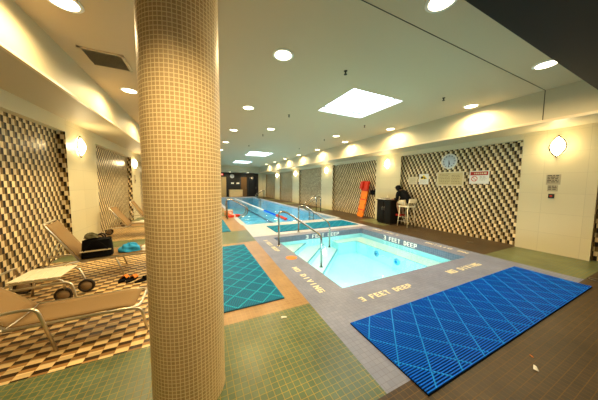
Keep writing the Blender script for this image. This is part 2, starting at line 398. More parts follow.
bn.quad([(SPA[1]-bw, SPA[2], zb), (SPA[1], SPA[2], zb), (SPA[1], SPA[3], zb), (SPA[1]-bw, SPA[3]-0.4, zb)], 0)
bn.quad([(cx+2.02, SPA[3]-0.4, zb), (SPA[1]-bw, SPA[3]-0.4, zb), (SPA[1], SPA[3], zb), (cx+2.02, SPA[3], zb)], 0)
bn.quad([(SPA[1]-bw, SPA[2], ZBOT), (SPA[1]-bw, SPA[3]-0.4, ZBOT), (SPA[1]-bw, SPA[3]-0.4, zb), (SPA[1]-bw, SPA[2], zb)], 1)
bn.quad([(SPA[1]-bw, SPA[3]-0.4, ZBOT), (cx+2.02, SPA[3]-0.4, ZBOT), (cx+2.02, SPA[3]-0.4, zb), (SPA[1]-bw, SPA[3]-0.4, zb)], 1)
bn.quad([(cx+2.02, SPA[3]-0.4, ZBOT), (cx+2.02, SPA[3], ZBOT), (cx+2.02, SPA[3], zb), (cx+2.02, SPA[3]-0.4, zb)], 1)
e = 0.035
bn.quad([(SPA[1]-bw, SPA[2], zb+0.002), (SPA[1]-bw+e, SPA[2], zb+0.002), (SPA[1]-bw+e, SPA[3]-0.4+e, zb+0.002), (SPA[1]-bw, SPA[3]-0.4, zb+0.002)], 2)
bn.quad([(cx+2.02, SPA[3]-0.4, zb+0.002), (SPA[1]-bw, SPA[3]-0.4, zb+0.002), (SPA[1]-bw+e, SPA[3]-0.4+e, zb+0.002), (cx+2.02, SPA[3]-0.4+e, zb+0.002)], 2)
struct(bn.build('trim_spa_bench', [m_spa_step, m_spa_face, m_spa_edge]))
ws = MB().quad([(SPA[0], SPA[2], ZSPA), (SPA[1], SPA[2], ZSPA), (SPA[1], SPA[3], ZSPA), (SPA[0], SPA[3], ZSPA)]).__self__ if False else None
b = MB(); b.quad([(SPA[0], SPA[2], ZSPA), (SPA[1], SPA[2], ZSPA), (SPA[1], SPA[3], ZSPA), (SPA[0], SPA[3], ZSPA)])
o = b.build('spa_water', m_water_spa); tag(o, 'bright clear turquoise water filling the small square spa pool', 'water'); o['kind'] = 'stuff'
ZPW = -0.07
basin('floor_pool_basin', POOL, 1.25, 0.12, [m_lgrey, m_pool])
ll = MB()
for x in (2.65, 4.75):
    ll.box(x-0.12, x+0.12, POOL[2]+1.2, POOL[3]-1.2, -1.249, -1.244)
struct(ll.build('trim_lane_lines', m_lane))
b = MB(); b.quad([(POOL[0], POOL[2], ZPW), (POOL[1], POOL[2], ZPW), (POOL[1], POOL[3], ZPW), (POOL[0], POOL[3], ZPW)])
o = b.build('pool_water', m_water_pool); tag(o, 'rippled blue water filling the long lap pool', 'water'); o['kind'] = 'stuff'

# ------------------------------------------------------------------ walls
struct(box_obj('wall_right', m_mos_r, XWR, XWR+0.2, Y0, Y1, 0, 3.7))
struct(box_obj('wall_left', m_mos_l, XWL-0.2, XWL, Y0, Y1, 0, 3.7))
struct(box_obj('wall_front', m_plain, XWL-0.2, XWR+0.2, Y0-0.2, Y0, 0, 3.7))
tn = 0
def trim(mb, mats):
    global tn
    tn += 1; return struct(mb.build('trim_%d' % tn, mats))
def pilaster(xf, xw, y0, y1, zt, ms):
    b = MB(); x0, x1 = min(xf, xw), max(xf, xw)
    b.quad([(xf, y0, 0), (xf, y1, 0), (xf, y1, zt), (xf, y0, zt)], 0)
    for y in (y0, y1): b.quad([(xf, y, 0), (xw, y, 0), (xw, y, zt), (xf, y, zt)], 1)
    trim(b, [m_stone, ms])
for y0, y1 in PIL_R: pilaster(XPR, XWR, y0, y1, ZSR, m_mos_r)
for y0, y1 in PIL_L: pilaster(XPL, XWL, y0, y1, ZSL, m_mos_l)
def header(xf, xw, ys, z0, z1):
    b = MB(); ys = [Y0] + [v for p in ys for v in p]
    for i in range(0, len(ys)-1, 2):
        if ys[i+1]-ys[i] > 0.05: b.box(min(xf, xw), max(xf, xw), ys[i], ys[i+1], z0, z1)
    trim(b, m_plain)
header(XPR, XWR, PIL_R, 2.69, ZSR); header(XPL, XWL, PIL_L, 2.61, ZSL)

# ------------------------------------------------------------------ ceiling, soffits, bulkhead
YB, YF = 0.92, 23.6
def slab(mb, x0, x1, y0, y1, z, holes, ztop):
    xs = sorted({x0, x1} | {v for h in holes for v in h[:2]}); ys = sorted({y0, y1} | {v for h in holes for v in h[2:]})
    for i in range(len(xs)-1):
        for j in range(len(ys)-1):
            mx, my = (xs[i]+xs[i+1])/2, (ys[j]+ys[j+1])/2
            if any(h[0] < mx < h[1] and h[2] < my < h[3] for h in holes): continue
            for zz in (z, ztop): mb.quad([(xs[i], ys[j], zz), (xs[i+1], ys[j], zz), (xs[i+1], ys[j+1], zz), (xs[i], ys[j+1], zz)])
c = MB(); slab(c, XFL-0.1, XFR+0.1, YB-0.1, YF+0.1, ZC, SKY, ZC+0.15); struct(c.build('ceiling', m_ceil))
def soffit(x0, x1, y0, y1, z):
    return MB().box(x0, x1, y0, y1, z, ZC+0.15)
sR = soffit(XFR, XWR+0.2, YB, Y1, ZSR); trim(sR, m_soffit)
sL = soffit(XWL-0.2, XFL, YB, Y1, ZSL); trim(sL, m_soffit)
sF = soffit(XFL, XFR, YF, Y1, 2.86); trim(sF, m_soffit)
trim(MB().box(XWL-0.2, XWR+0.2, Y0-0.2, YB, 2.83, ZC+0.15), m_bulkhead_shade)
# moulding under the east fascia, expansion joint
trim(MB().box(XFR-0.025, XFR+0.01, YB, YF, ZSR-0.02, ZSR+0.035, bev=0.006), m_trimline)
trim(MB().box(XFL-0.012, XFL+0.03, YB, YF, ZSL-0.015, ZSL+0.02), m_trimline)
j = MB(); j.box(XFL, XFR, 1.820, 1.829, ZC-0.003, ZC+0.01); j.box(XFR-0.003, XFR+0.01, 1.818, 1.830, ZSR+0.035, ZC); trim(j, m_ljoint)

# skylights
for k, (x0, x1, y0, y1) in enumerate(SKY):
    t = thing('skylight', ['large square pyramid skylight in the ceiling above the spa pool',
                           'middle skylight of the three, over the lap pool', 'farthest skylight of the three, near the end of the lap pool'][k], 'skylight', ((x0+x1)/2, (y0+y1)/2, ZC), 0, 'ceiling skylights')
    hx, hy = (x1-x0)/2, (y1-y0)/2
    cb = MB(); hgt = 0.12
    for a, b_ in (((-hx, -hy), (hx, -hy)), ((hx, -hy), (hx, hy)), ((hx, hy), (-hx, hy)), ((-hx, hy), (-hx, -hy))):
        cb.quad([(a[0], a[1], 0), (b_[0], b_[1], 0), (b_[0], b_[1], hgt), (a[0], a[1], hgt)])
    cb.build('shaft', m_white, t)
    g = MB(); A = (0, 0, hgt+0.45); P4 = [(-hx, -hy, hgt), (hx, -hy, hgt), (hx, hy, hgt), (-hx, hy, hgt)]
    for i in range(4): g.quad([P4[i], P4[(i+1) % 4], A])
    g.build('glazing', m_skyl, t)
    r = MB()
    for i in range(4): r.tube([P4[i], A], 0.012, 6)
    r.build('glazing_bar', m_white, t)

# ------------------------------------------------------------------ pillar
PX, PY, PR = -0.0856, 1.695, 0.241
bm = bmesh.new(); uvl = bm.loops.layers.uv.new('UVMap'); seg = 60
vs = [[bm.verts.new((PR*math.cos(2*PI*i/seg), PR*math.sin(2*PI*i/seg), z)) for i in range(seg)] for z in (0, ZC)]
for i in range(seg):
    k = (i+1) % seg; fc = bm.faces.new([vs[0][i], vs[0][k], vs[1][k], vs[1][i]]); fc.smooth = True
    for l, (u, v) in zip(fc.loops, ((i, 0), (i+1, 0), (i+1, ZC), (i, ZC))): l[uvl].uv = (u*0.0251, v)
me = bpy.data.meshes.new('pillar'); bm.to_mesh(me); bm.free(); me.materials.append(m_pillar)
o = bpy.data.objects.new('pillar', me); COL.objects.link(o); o.location = (PX, PY, 0); struct(o, 'round column clad in tan mosaic tile in the foreground')

# ------------------------------------------------------------------ far wall
struct(box_obj('wall_back', m_plain, XWL-0.2, XWR+0.2, Y1, Y1+0.2, 0, 3.7))
t = struct(box_obj('trim_back_panel', m_charc, 2.05, 6.75, Y1-0.06, Y1, 0, 2.86))
def door(n, x0, x1, mm, ztop=2.35, glass=None):
    d = struct(bpy.data.objects.new('door_%d' % n, None)); COL.objects.link(d); d.location = ((x0+x1)/2, Y1-0.06, 0); hw = (x1-x0)/2
    MB().box(-hw, hw, -0.05, -0.001, 0.01, ztop, bev=0.008).build('door_leaf', mm, d)
    fb = MB()
    fb.box(-hw-0.06, -hw, -0.07, -0.001, 0, ztop+0.06); fb.box(hw, hw+0.06, -0.07, -0.001, 0, ztop+0.06); fb.box(-hw, hw, -0.07, -0.001, ztop, ztop+0.06)
    fb.build('door_frame', m_charc, d)
    MB().tube([(hw-0.12, -0.05, 0.95), (hw-0.12, -0.09, 0.95), (hw-0.12, -0.09, 1.15), (hw-0.12, -0.05, 1.15)], 0.012, 6).build('door_handle', m_steelg, d)
    return d
door(1, 2.15, 2.95, m_doorlit); door(2, 4.62, 5.32, m_doorb); door(3, 5.52, 6.55, m_dglass, 2.45)
# exit sign
t = thing('exit_sign', 'small red illuminated exit sign high on the far wall', 'exit sign', (2.45, Y1-0.10, 2.62))
MB().box(-0.19, 0.19, -0.03, 0.04, -0.10, 0.10, bev=0.008).build('housing', m_exit, t)
text_mesh('lettering', 'EXIT', m_exitw, (-0.14, -0.031, -0.06), (1, 0, 0), (0, 0, 1), 0.28, 0.12, t)
# far clock
def clock(label, loc, rot, r, group):
    t = thing('wall_clock', label, 'clock', loc, 0, group); t.rotation_euler = rot
    MB().lathe([(0, 0), (r*0.92, 0), (r*0.93, 0.02), (0, 0.02)], 32).build('dial', m_clock, t)
    MB().tube([(r*0.96*math.cos(2*PI*k/32), r*0.96*math.sin(2*PI*k/32), 0.018) for k in range(32)], 0.022*r/0.2, 8, closed=True).build('rim', m_white, t)
    for k in range(12):
        a = k*PI/6; MB().box(-0.008*r/0.2, 0.008*r/0.2, r*0.68, r*0.84, 0.020, 0.023, Matrix.Rotation(a, 4, 'Z')).build('hour_mark', m_ink, t)
    MB().box(-0.010, 0.010, -0.02, r*0.52, 0.024, 0.027, Matrix.Rotation(math.radians(-165), 4, 'Z')).build('hour_hand', m_ink, t)
    MB().box(-0.007, 0.007, -0.03, r*0.76, 0.028, 0.031, Matrix.Rotation(math.radians(178), 4, 'Z')).build('minute_hand', m_ink, t)
    return t
clock('small pale round clock on the dark far wall above the tan box', (3.62, Y1-0.06, 2.45), (PI/2, 0, 0), 0.22, None)
clock('round pale dial wall clock above the tan plaque on the mosaic wall', (XWR-0.001, 4.18, 2.33), (PI/2, 0, -PI/2), 0.23, None)
for x, lab in ((3.66, 'small white notice under the clock on the far wall, nearer the exit sign'), (4.28, 'small white notice beside the bronze door on the far wall')):
    t = thing('wall_notice', lab, 'sign', (x, Y1-0.06, 1.62), 0, 'white notices on the far wall')
    MB().box(-0.15, 0.15, -0.012, 0, -0.08, 0.08).build('board', m_paper, t)
    l = MB()
    for q in range(3): l.box(-0.11, 0.11, -0.014, -0.012, -0.05+q*0.045, -0.035+q*0.045)
    l.build('print', m_ink, t)
# tan box at the pool end
t = thing('storage_chest', 'tan wooden chest against the dark far wall at the pool end', 'chest', (3.95, 25.55, 0))
MB().box(-0.74, 0.74, -0.3, 0.3, 0.05, 0.78, bev=0.015).build('body', m_wood, t)
MB().box(-0.77, 0.77, -0.33, 0.32, 0.78, 0.86, bev=0.012).build('lid', m_wood, t)
MB().box(-0.70, 0.70, -0.26, 0.26, 0, 0.05).build('plinth', m_rubber, t)

# ------------------------------------------------------------------ downlights
def lamp_light(parent, kind, loc, energy, **kw):
    d = bpy.data.lights.new('lamp', kind); d.energy = energy; d.color = kw.pop('color', WARM)
    for k, v in kw.items(): setattr(d, k, v)
    o = bpy.data.objects.new('lamp', d); COL.objects.link(o); o.parent = parent; o.location = loc
    return o
dl = None
def downlight(x, y, label, z=ZC, energy=E_DOWN, aim=None):
    global dl
    if dl is None:
        t = thing('ceiling_downlight', label, 'ceiling light', (x, y, z), 0, 'recessed ceiling downlights')
        MB().lathe([(0.122, -0.010), (0.150, -0.009), (0.158, 0.0), (0.122, 0.0)], 32, loop=True).build('trim_ring', m_white, t)
        MB().lathe([(0, -0.016), (0.08, -0.014), (0.122, -0.008), (0.122, 0.0)], 28).build('lens', m_lamp, t)
        lamp_light(t, 'SPOT', (0, 0, -0.05), energy, spot_size=math.radians(168), spot_blend=0.6, shadow_soft_size=0.07)
        dl = t; return t
    c = copy_tree(dl); c.location = (x, y, z); c['label'] = label
    for ch in c.children:
        if ch.type == 'LIGHT' and energy != E_DOWN: ch.data = ch.data.copy(); ch.data.energy = energy
        if ch.type == 'LIGHT' and aim:   # added pillar lamp, narrowed and turned to its target
            ch.data.spot_size = math.radians(92); ch.data.spot_blend = 1.0
            ch.rotation_euler = (Vector(aim) - Vector((x, y, z))).to_track_quat('-Z', 'Y').to_euler()
    return c
for i, y in enumerate([3.05, 5.45, 7.9, 10.3, 12.75, 15.2, 17.6, 20.0]):
    downlight(1.18, y, 'recessed downlight, %s from the camera in the row nearest the mosaic pillar' % ORD[i])
for i, y in enumerate([2.94, 5.30, 7.76, 10.2, 12.6, 15.0, 17.4, 19.8]):
    downlight(5.96, y, 'recessed downlight, %s from the bulkhead in the row along the clock-side fascia' % ORD[i])
for i, y in enumerate([3.21, 5.57, 7.95, 10.35, 12.8]):
    downlight(-1.23, y, 'recessed downlight, %s from the camera in the row over the loungers' % ORD[i])
downlight(2.32, 1.47, 'glowing recessed downlight cut by the top of the picture beside the dark bulkhead')
downlight(4.97, 1.46, 'glowing recessed downlight half hidden behind the edge of the dark bulkhead')
downlight(2.32, 7.16, 'single recessed downlight beyond the big skylight, on its pillar side')
downlight(4.94, 7.01, 'single recessed downlight beyond the big skylight, nearer the east fascia')
downlight(-0.42, 0.70, 'added unseen fill light brightening the pillar, on the lounger side', 2.83, E_PILLAR_FILL, (PX, PY-PR, 0.6))  # this lamp and the next are added out of view for the pillar front
downlight(0.40, 0.62, 'added unseen fill light brightening the pillar, on the pool side', 2.83, E_PILLAR_FILL, (PX, PY-PR, 0.6))
downlight(3.2, 24.6, 'small downlight in the far soffit above the clock', 2.86)
downlight(5.2, 24.6, 'small downlight in the far soffit above the bronze door', 2.86)

# sprinklers
sp0 = None
for i, (x, y) in enumerate([(2.28, 3.0), (2.3, 5.5), (2.3, 8.1), (2.3, 10.6), (4.88, 2.94), (4.88, 5.37), (4.86, 7.75), (4.86, 10.2)]):
    lab = 'small black sprinkler head, %s from the camera in the %s row' % (ORD[i % 4], 'pillar-side' if i < 4 else 'clock-side')
    if sp0 is None:
        t = thing('sprinkler_head', lab, 'sprinkler', (x, y, ZC), 0, 'ceiling sprinkler heads')
        MB().lathe([(0.03, 0), (0.03, -0.006), (0.012, -0.01), (0.012, -0.04), (0, -0.04)], 12).build('body', m_bronze, t)
        MB().lathe([(0, -0.055), (0.028, -0.055), (0.028, -0.060), (0, -0.060)], 12).build('deflector', m_bronze, t)
        MB().tube([(0.012, 0, -0.03), (0.016, 0, -0.045), (0.004, 0, -0.056)], 0.004, 5).tube([(-0.012, 0, -0.03), (-0.016, 0, -0.045), (-0.004, 0, -0.056)], 0.004, 5).build('frame_arm', m_bronze, t)
        sp0 = t
    else:
        c = copy_tree(sp0); c.location = (x, y, ZC); c['label'] = lab
# ceiling vent
t = thing('ceiling_vent', 'square louvred air vent in the ceiling beside the pillar', 'vent', (-1.22, 4.37, ZC))
fb = MB(); s_ = 0.26
for a in range(4): fb.box(-s_, s_, s_-0.035, s_, -0.016, 0, Matrix.Rotation(a*PI/2, 4, 'Z'))
fb.build('frame', m_ceil, t)
lv = MB()
for q in range(12): lv.box(-0.225, 0.225, -0.015, 0.015, -0.001, 0.001, Matrix.Translation((0, -0.21+q*0.038, -0.010)) @ Matrix.Rotation(0.6, 4, 'X'))
lv.build('louvre', m_vent, t)
box_obj('backing', m_grpaper, -0.225, 0.225, -0.225, 0.225, -0.003, -0.0005, t)

# ------------------------------------------------------------------ sconces
sc0 = None
def sconce(x, y, z, rz, label):
    """local: +x points out of the wall"""
    global sc0
    if sc0 is not None:
        c = copy_tree(sc0); c.location = (x, y, z); c.rotation_euler = (0, 0, rz); c['label'] = label; return c
    t = thing('wall_sconce', label, 'wall light', (x, y, z), rz, 'wall sconces on the pilasters')
    H, W, D = 0.22, 0.115, 0.10
    def lens(u, v):
        a = (u*2-1); q = (v*2-1); wd = W*(1-a*a)
        return Vector((0.02 + D*(1-a*a)*math.sqrt(max(0, 1-q*q)), wd*q, H*a))
    MB().grid(lens, 14, 10).build('shade', m_shade, t)
    for sgn in (1, -1):
        MB().tube([(0.03, sgn*(W+0.008)*(1-a*a), (H+0.01)*a) for a in [k/8-1 for k in range(17)]], 0.013, 8).build('side_rim', m_bronze, t)
    for s2 in (1, -1): MB().lathe([(0, -0.02), (0.018, -0.012), (0.02, 0.004), (0, 0.02)], 10, Matrix.Translation((0.035, 0, s2*(H+0.01)))).build('finial', m_bronze, t)
    MB().lathe([(0, 0), (0.06, 0), (0.06, 0.018), (0, 0.02)], 16, Matrix.Rotation(PI/2, 4, 'Y')).build('back_plate', m_bronze, t)
    lamp_light(t, 'POINT', (0.17, 0, 0), E_SCPT, shadow_soft_size=0.06)
    sc0 = t; return t
for i, (a, b_) in enumerate(PIL_R[:5]):
    sconce(XPR, (a+b_)/2, 2.43, PI, 'glowing lens-shaped sconce on the %s pilaster from the camera along the clock wall' % ORD[i])
for i, (a, b_) in enumerate(PIL_L[1:4]):
    sconce(XPL, (a+b_)/2 - (0.2 if i == 0 else 0.3), 2.38, 0, 'glowing lens-shaped sconce on the %s pilaster behind the loungers' % ['nearest', 'second', 'third'][i])

# ------------------------------------------------------------------ signs on the east wall
def wall_board(name, label, cat, y0, y1, z0, z1, m, x=XWR, th=0.012):
    """board facing -x; local frame: +u along -y, v up"""
    t = thing(name, label, cat, (x, (y0+y1)/2, (z0+z1)/2), 0)
    MB().box(-th, -0.0005, -(y1-y0)/2, (y1-y0)/2, -(z1-z0)/2, (z1-z0)/2, bev=0.003).build('board', m, t)
    return t
def marks(t, name, m, rows, th=0.012):
    """rows: (u0,u1,v0,v1) with u growing to the viewer's right (-y)"""
    b = MB()
    for u0, u1, v0, v1 in rows: b.box(-th-0.003, -th+0.0005, -u1, -u0, v0, v1)
    return b.build(name, m, t)
def textrows(u0, u1, v_top, n, dv, h, seed=0):
    rnd = random.Random(seed); out = []
    for k in range(n):
        u = u0; v = v_top - k*dv; end = u1 - rnd.random()*0.2*(u1-u0)
        while u < end:
            wl = 0.02 + rnd.random()*0.05; out.append((u, min(u+wl, end), v-h, v)); u += wl+0.016
    return out
t = wall_board('rules_plaque', 'wide tan pool rules plaque below the wall clock', 'plaque', 3.73, 4.55, 1.53, 1.99, m_gold)
marks(t, 'lettering', m_goldd, textrows(-0.32, 0.02, 0.17, 7, 0.05, 0.018, 1) + textrows(0.06, 0.34, 0.12, 6, 0.05, 0.018, 2))
bd = MB()
for a in ((-0.40, 0.40, 0.20, 0.215), (-0.40, 0.40, -0.215, -0.20), (-0.40, -0.385, -0.2, 0.2), (0.385, 0.40, -0.2, 0.2)): bd.box(-0.016, -0.0115, -a[1], -a[0], a[2], a[3])
bd.build('border', m_creamf, t)
t = wall_board('warning_sign', 'white warning sign with red header and no-entry symbol on the mosaic wall', 'sign', 3.10, 3.58, 1.60, 1.98, m_paper)
marks(t, 'header_band', m_redp, [(-0.215, 0.215, 0.06, 0.165)])
b = MB()
for u0, u1, v0, v1 in textrows(-0.12, 0.20, 0.135, 1, 0.04, 0.045, 4): b.box(-0.0165, -0.0145, -u1, -u0, v0, v1)
b.build('header_lettering', m_paper2, t)
b = MB(); b.tube([(-0.015, 0.11+0.07*math.cos(2*PI*k/20), -0.04+0.07*math.sin(2*PI*k/20)) for k in range(20)], 0.009, 6, closed=True)
b.tube([(-0.015, 0.16, 0.01), (-0.015, 0.06, -0.09)], 0.008, 6); b.build('prohibition_symbol', m_red, t)
marks(t, 'lettering', m_grpaper, textrows(0.02, 0.19, 0.03, 4, 0.035, 0.012, 5))
t = wall_board('caution_sign', 'white caution sheet with yellow triangle, between tan sheet and plaque', 'sign', 4.84, 5.20, 1.58, 1.95, m_paper)
b = MB(); b.prism([(-0.13, 0.0), (0.13, 0.0), (0.0, 0.16)], -0.016, -0.0115, axis='X'); b.build('yellow_triangle', m_yel, t)
marks(t, 'pictogram', m_ink, [(-0.10, -0.02, 0.02, 0.10), (0.02, 0.07, 0.0, 0.05), (-0.06, 0.05, 0.045, 0.07)], 0.015)
marks(t, 'lettering', m_grpaper, textrows(-0.13, 0.14, -0.05, 3, 0.04, 0.012, 6))
t = wall_board('notice_sheet', 'tan paper notice nearest the person on the mosaic wall', 'sign', 5.27, 5.64, 1.58, 1.86, m_paper2)
marks(t, 'lettering', m_goldd, textrows(-0.14, 0.15, 0.10, 5, 0.045, 0.012, 7))
t = wall_board('notice_sheet', 'upper grey printed notice below the nearest sconce', 'sign', 1.75, 1.97, 1.58, 1.81, m_grpaper, XPR, 0.006)
marks(t, 'lettering', m_ink, textrows(-0.09, 0.09, 0.10, 5, 0.036, 0.016, 8), 0.006)
t = wall_board('notice_sheet', 'lower grey printed notice above the alarm box', 'sign', 1.78, 1.94, 1.43, 1.57, m_grpaper, XPR, 0.006)
marks(t, 'lettering', m_ink, textrows(-0.065, 0.06, 0.055, 3, 0.035, 0.016, 9), 0.006)
t = wall_board('alarm_box', 'small black alarm box with red button below the grey notices', 'alarm', 1.82, 1.91, 1.27, 1.37, m_ink, XPR, 0.03)
MB().lathe([(0, -0.031), (0.022, -0.031), (0.022, -0.042), (0, -0.042)], 14, Matrix.Rotation(PI/2, 4, 'Y')).build('button', m_red, t)
t = thing('switch_plate', 'small dark switch plate on the second lounger-side pilaster', 'switch', (XPL, 11.35, 1.72))
MB().box(0.0005, 0.02, -0.1, 0.1, -0.18, 0.18, bev=0.004).build('plate', m_grpaper, t); MB().box(0.02, 0.035, -0.04, 0.04, -0.1, -0.02).build('switch', m_ink, t)

# ------------------------------------------------------------------ floor lettering
def lettering(body, label, origin, right, up, wid, hei, m):
    t = thing('pool_lettering', label, 'lettering', origin)
    R, U = Vector(right).normalized(), Vector(up).normalized(); N = R.cross(U)
    adv = wid/(len(body)-0.25); p = 0
    for w_ in body.split():
        mb = MB()
        for k, ch in enumerate(w_):
            for si, (x0, y0, x1, y1) in enumerate(STROKES[ch]):
                ox = (p+k)*adv; gw = adv*0.75; hw = 0.085
                A = Vector((ox + (0.11+x0*0.78)*gw, (0.09+y0*0.82)*hei)); B = Vector((ox + (0.11+x1*0.78)*gw, (0.09+y1*0.82)*hei))
                d = (B-A).normalized(); n_ = Vector((-d.y, d.x)); th = 0.085*hei + 0.05*abs(d.y)*gw
                q = [A - d*th*0.8 + n_*th, A - d*th*0.8 - n_*th, B + d*th*0.8 - n_*th, B + d*th*0.8 + n_*th]
                lo = [mb.bm.verts.new(R*v.x + U*v.y) for v in q]; hi = [mb.bm.verts.new(R*v.x + U*v.y + N*(0.002+0.0004*si)) for v in q]
                mb._f(lo); mb._f(hi)
                for i in range(4): mb._f([lo[i], lo[(i+1) % 4], hi[(i+1) % 4], hi[i]])
        mb.build('word', m, t); p += len(w_)+1
    return t
STROKES = {'3': [(0, 1, 1, 1), (1, 1, 1, 0), (1, 0, 0, 0), (0.3, 0.5, 1, 0.5)], 'F': [(0, 0, 0, 1), (0, 1, 1, 1), (0, 0.52, 0.8, 0.52)],
           'E': [(0, 0, 0, 1), (0, 1, 1, 1), (0, 0.5, 0.8, 0.5), (0, 0, 1, 0)], 'T': [(0, 1, 1, 1), (0.5, 1, 0.5, 0)],
           'D': [(0, 0, 0, 1), (0, 1, 0.55, 1), (0.55, 1, 1, 0.68), (1, 0.68, 1, 0.32), (1, 0.32, 0.55, 0), (0.55, 0, 0, 0)],
           'P': [(0, 0, 0, 1), (0, 1, 1, 1), (1, 1, 1, 0.45), (1, 0.45, 0, 0.45)], 'N': [(0, 0, 0, 1), (0, 1, 1, 0), (1, 0, 1, 1)],
           'O': [(0, 0, 0, 1), (0, 1, 1, 1), (1, 1, 1, 0), (1, 0, 0, 0)], 'I': [(0.5, 0, 0.5, 1)], 'V': [(0, 1, 0.5, 0), (0.5, 0, 1, 1)],
           'G': [(1, 1, 0, 1), (0, 1, 0, 0), (0, 0, 1, 0), (1, 0, 1, 0.45), (1, 0.45, 0.55, 0.45)]}
Z = 0.001
lettering('3 FEET DEEP', 'pale 3 FEET DEEP lettering on the near grey spa coping', (1.93, 2.06, Z), (1, 0.0, 0), (0, 1, 0), 1.0, 0.10, m_text)
lettering('NO DIVING', 'pale NO DIVING lettering on the near coping beside the big blue mat', (3.98, 2.09, Z), (1, 0, 0), (0, 1, 0), 1.0, 0.115, m_text)
lettering('NO DIVING', 'pale NO DIVING lettering on the coping beside the orange lid', (1.53, 3.50, Z), (0, -1, 0), (1, 0, 0), 1.0, 0.10, m_text)
lettering('3 FEET DEEP', 'pale 3 FEET DEEP lettering on the coping at the near handrail foot', (1.58, 5.58, Z), (0, -1, 0), (1, 0, 0), 1.05, 0.10, m_text)
lettering('NO DIVING', 'yellowish NO DIVING lettering on the coping beside the brown deck', (5.58, 2.60, Z), (0, 1, 0), (-1, 0, 0), 1.0, 0.10, m_text)
lettering('3 FEET DEEP', 'yellowish 3 FEET DEEP lettering on the coping in front of the stool', (5.58, 4.45, Z), (0, 1, 0), (-1, 0, 0), 1.05, 0.10, m_text)
lettering('3 FEET DEEP', 'white 3 FEET DEEP lettering on the far waterline wall of the spa', (2.98, SPA[3]-0.001, -0.145), (1, 0, 0), (0, 0, 1), 1.25, 0.11, m_textw)
lettering('3 FEET DEEP', 'white 3 FEET DEEP lettering on the side waterline wall of the spa', (SPA[1]-0.001, 4.72, -0.145), (0, -1, 0), (0, 0, 1), 1.1, 0.125, m_textw)
lettering('NO DIVING', 'faint NO DIVING lettering on the lap pool coping near the pool ladder', (1.46, 9.4, Z), (0, -1, 0), (1, 0, 0), 1.1, 0.10, m_text)

# ------------------------------------------------------------------ deck mats
def deck_mat(label, x0, x1, y0, y1, mm, mm2, mb_, rib, step, along='X', group='drainage mats on the deck', off=(0.0, 0.0), step2=None):
    L_, W_ = x1-x0, y1-y0
    t = thing('drainage_mat', label, 'mat', ((x0+x1)/2, (y0+y1)/2, 0), 0, group)
    MB().box(-L_/2, L_/2, -W_/2, W_/2, 0.0005, 0.010).build('backing', mb_, t)
    r = MB()
    if along == 'X':
        n = int(W_/rib)
        for k in range(n):
            y = -W_/2 + (k+0.5)*W_/n; r.box(-L_/2, L_/2, y-rib*0.25, y+rib*0.25, 0.010, 0.018)
    else:
        n = int(L_/rib)
        for k in range(n):
            x = -L_/2 + (k+0.5)*L_/n; r.box(x-rib*0.25, x+rib*0.25, -W_/2, W_/2, 0.010, 0.018)
    r.build('rib', mm, t)['kind'] = 'stuff'
    d = MB()
    def clip(c, s):   # line y = s*x + c inside the rectangle
        pts = []
        for x in (-L_/2, L_/2):
            y = s*x + c
            if -W_/2 <= y <= W_/2: pts.append((x, y))
        for y in (-W_/2, W_/2):
            x = (y-c)/s
            if -L_/2 < x < L_/2: pts.append((x, y))
        return pts[:2] if len(pts) >= 2 else None
    for s, st_, o_ in ((1, step, off[0]), (-1, step2 or step, off[1])):
        for q in range(-40, 41):
            p = clip(o_ + q*st_, s)
            if not p: continue
            a, b_ = Vector((*p[0], 0)), Vector((*p[1], 0)); ln = (b_-a).length
            if ln < 0.03: continue
            mt = Matrix.Translation(a) @ Matrix.Rotation(math.atan2(b_.y-a.y, b_.x-a.x), 4, 'Z')
            if s == 1: d.box(0.008, ln-0.008, -0.0055, 0.0055, 0.010, 0.0195, mt)
            else:
                u = 0.02
                while u < ln-0.03: d.box(u, u+0.019, -0.008, 0.008, 0.010, 0.0195, mt); u += 0.029
    d.build('diamond_seam', mm2, t)['kind'] = 'stuff'
    return t
deck_mat('large royal blue ribbed mat in front of the spa', 1.49, 5.42, 0.885, 1.775, m_blue, m_blue2, m_blueb, 0.0205, 0.35, off=(2.125, -1.505), step2=0.29)
deck_mat('teal ribbed mat beside the mosaic pillar', 0.10, 1.02, 2.57, 5.38, m_teal, m_teal2, m_tealb, 0.0205, 0.31, 'Y')
deck_mat('teal ribbed mat farther along the deck, near the pool ladder', 0.10, 0.92, 7.05, 9.5, m_teal, m_teal2, m_tealb, 0.026, 0.31, 'Y')
deck_mat('blue ribbed mat on the strip between spa and lap pool', 2.22, 5.60, 6.34, 7.40, m_teal, m_teal2, m_tealb, 0.026, 0.31)

# ------------------------------------------------------------------ handrails and ladders
def handrail(label, base, end):
    bx, by = base; t = thing('handrail', label, 'handrail', (bx, by, 0), 0, 'spa stair handrails')
    d = Vector((end[0]-bx, end[1]-by, 0)); L_ = d.length; u = d.normalized()
    P = lambda a, z: tuple(u*a + Vector((0, 0, z)))
    MB().tube([P(0, 0.0), P(0, 0.87), P(0.20, 0.87), P(L_, 0.36), P(L_, end[2])], 0.024, 10, fillet=0.14, fs=6).build('rail', m_chrome, t)
    MB().lathe([(0, 0), (0.05, 0), (0.05, 0.012), (0.028, 0.02), (0.021, 0.03)], 16).build('base_flange', m_chrome, t)
    MB().lathe([(0, 0), (0.045, 0), (0.045, 0.012), (0.024, 0.02)], 16, Matrix.Translation(P(L_, end[2]))).build('foot_flange', m_chrome, t)
handrail('steel spa handrail nearer the camera, standing by the orange lid', (1.79, 4.90), (2.56, 4.13, -0.39))
handrail('steel spa handrail farther back, rising from the strip between the pools', (2.90, 6.10), (3.62, 5.38, -0.39))
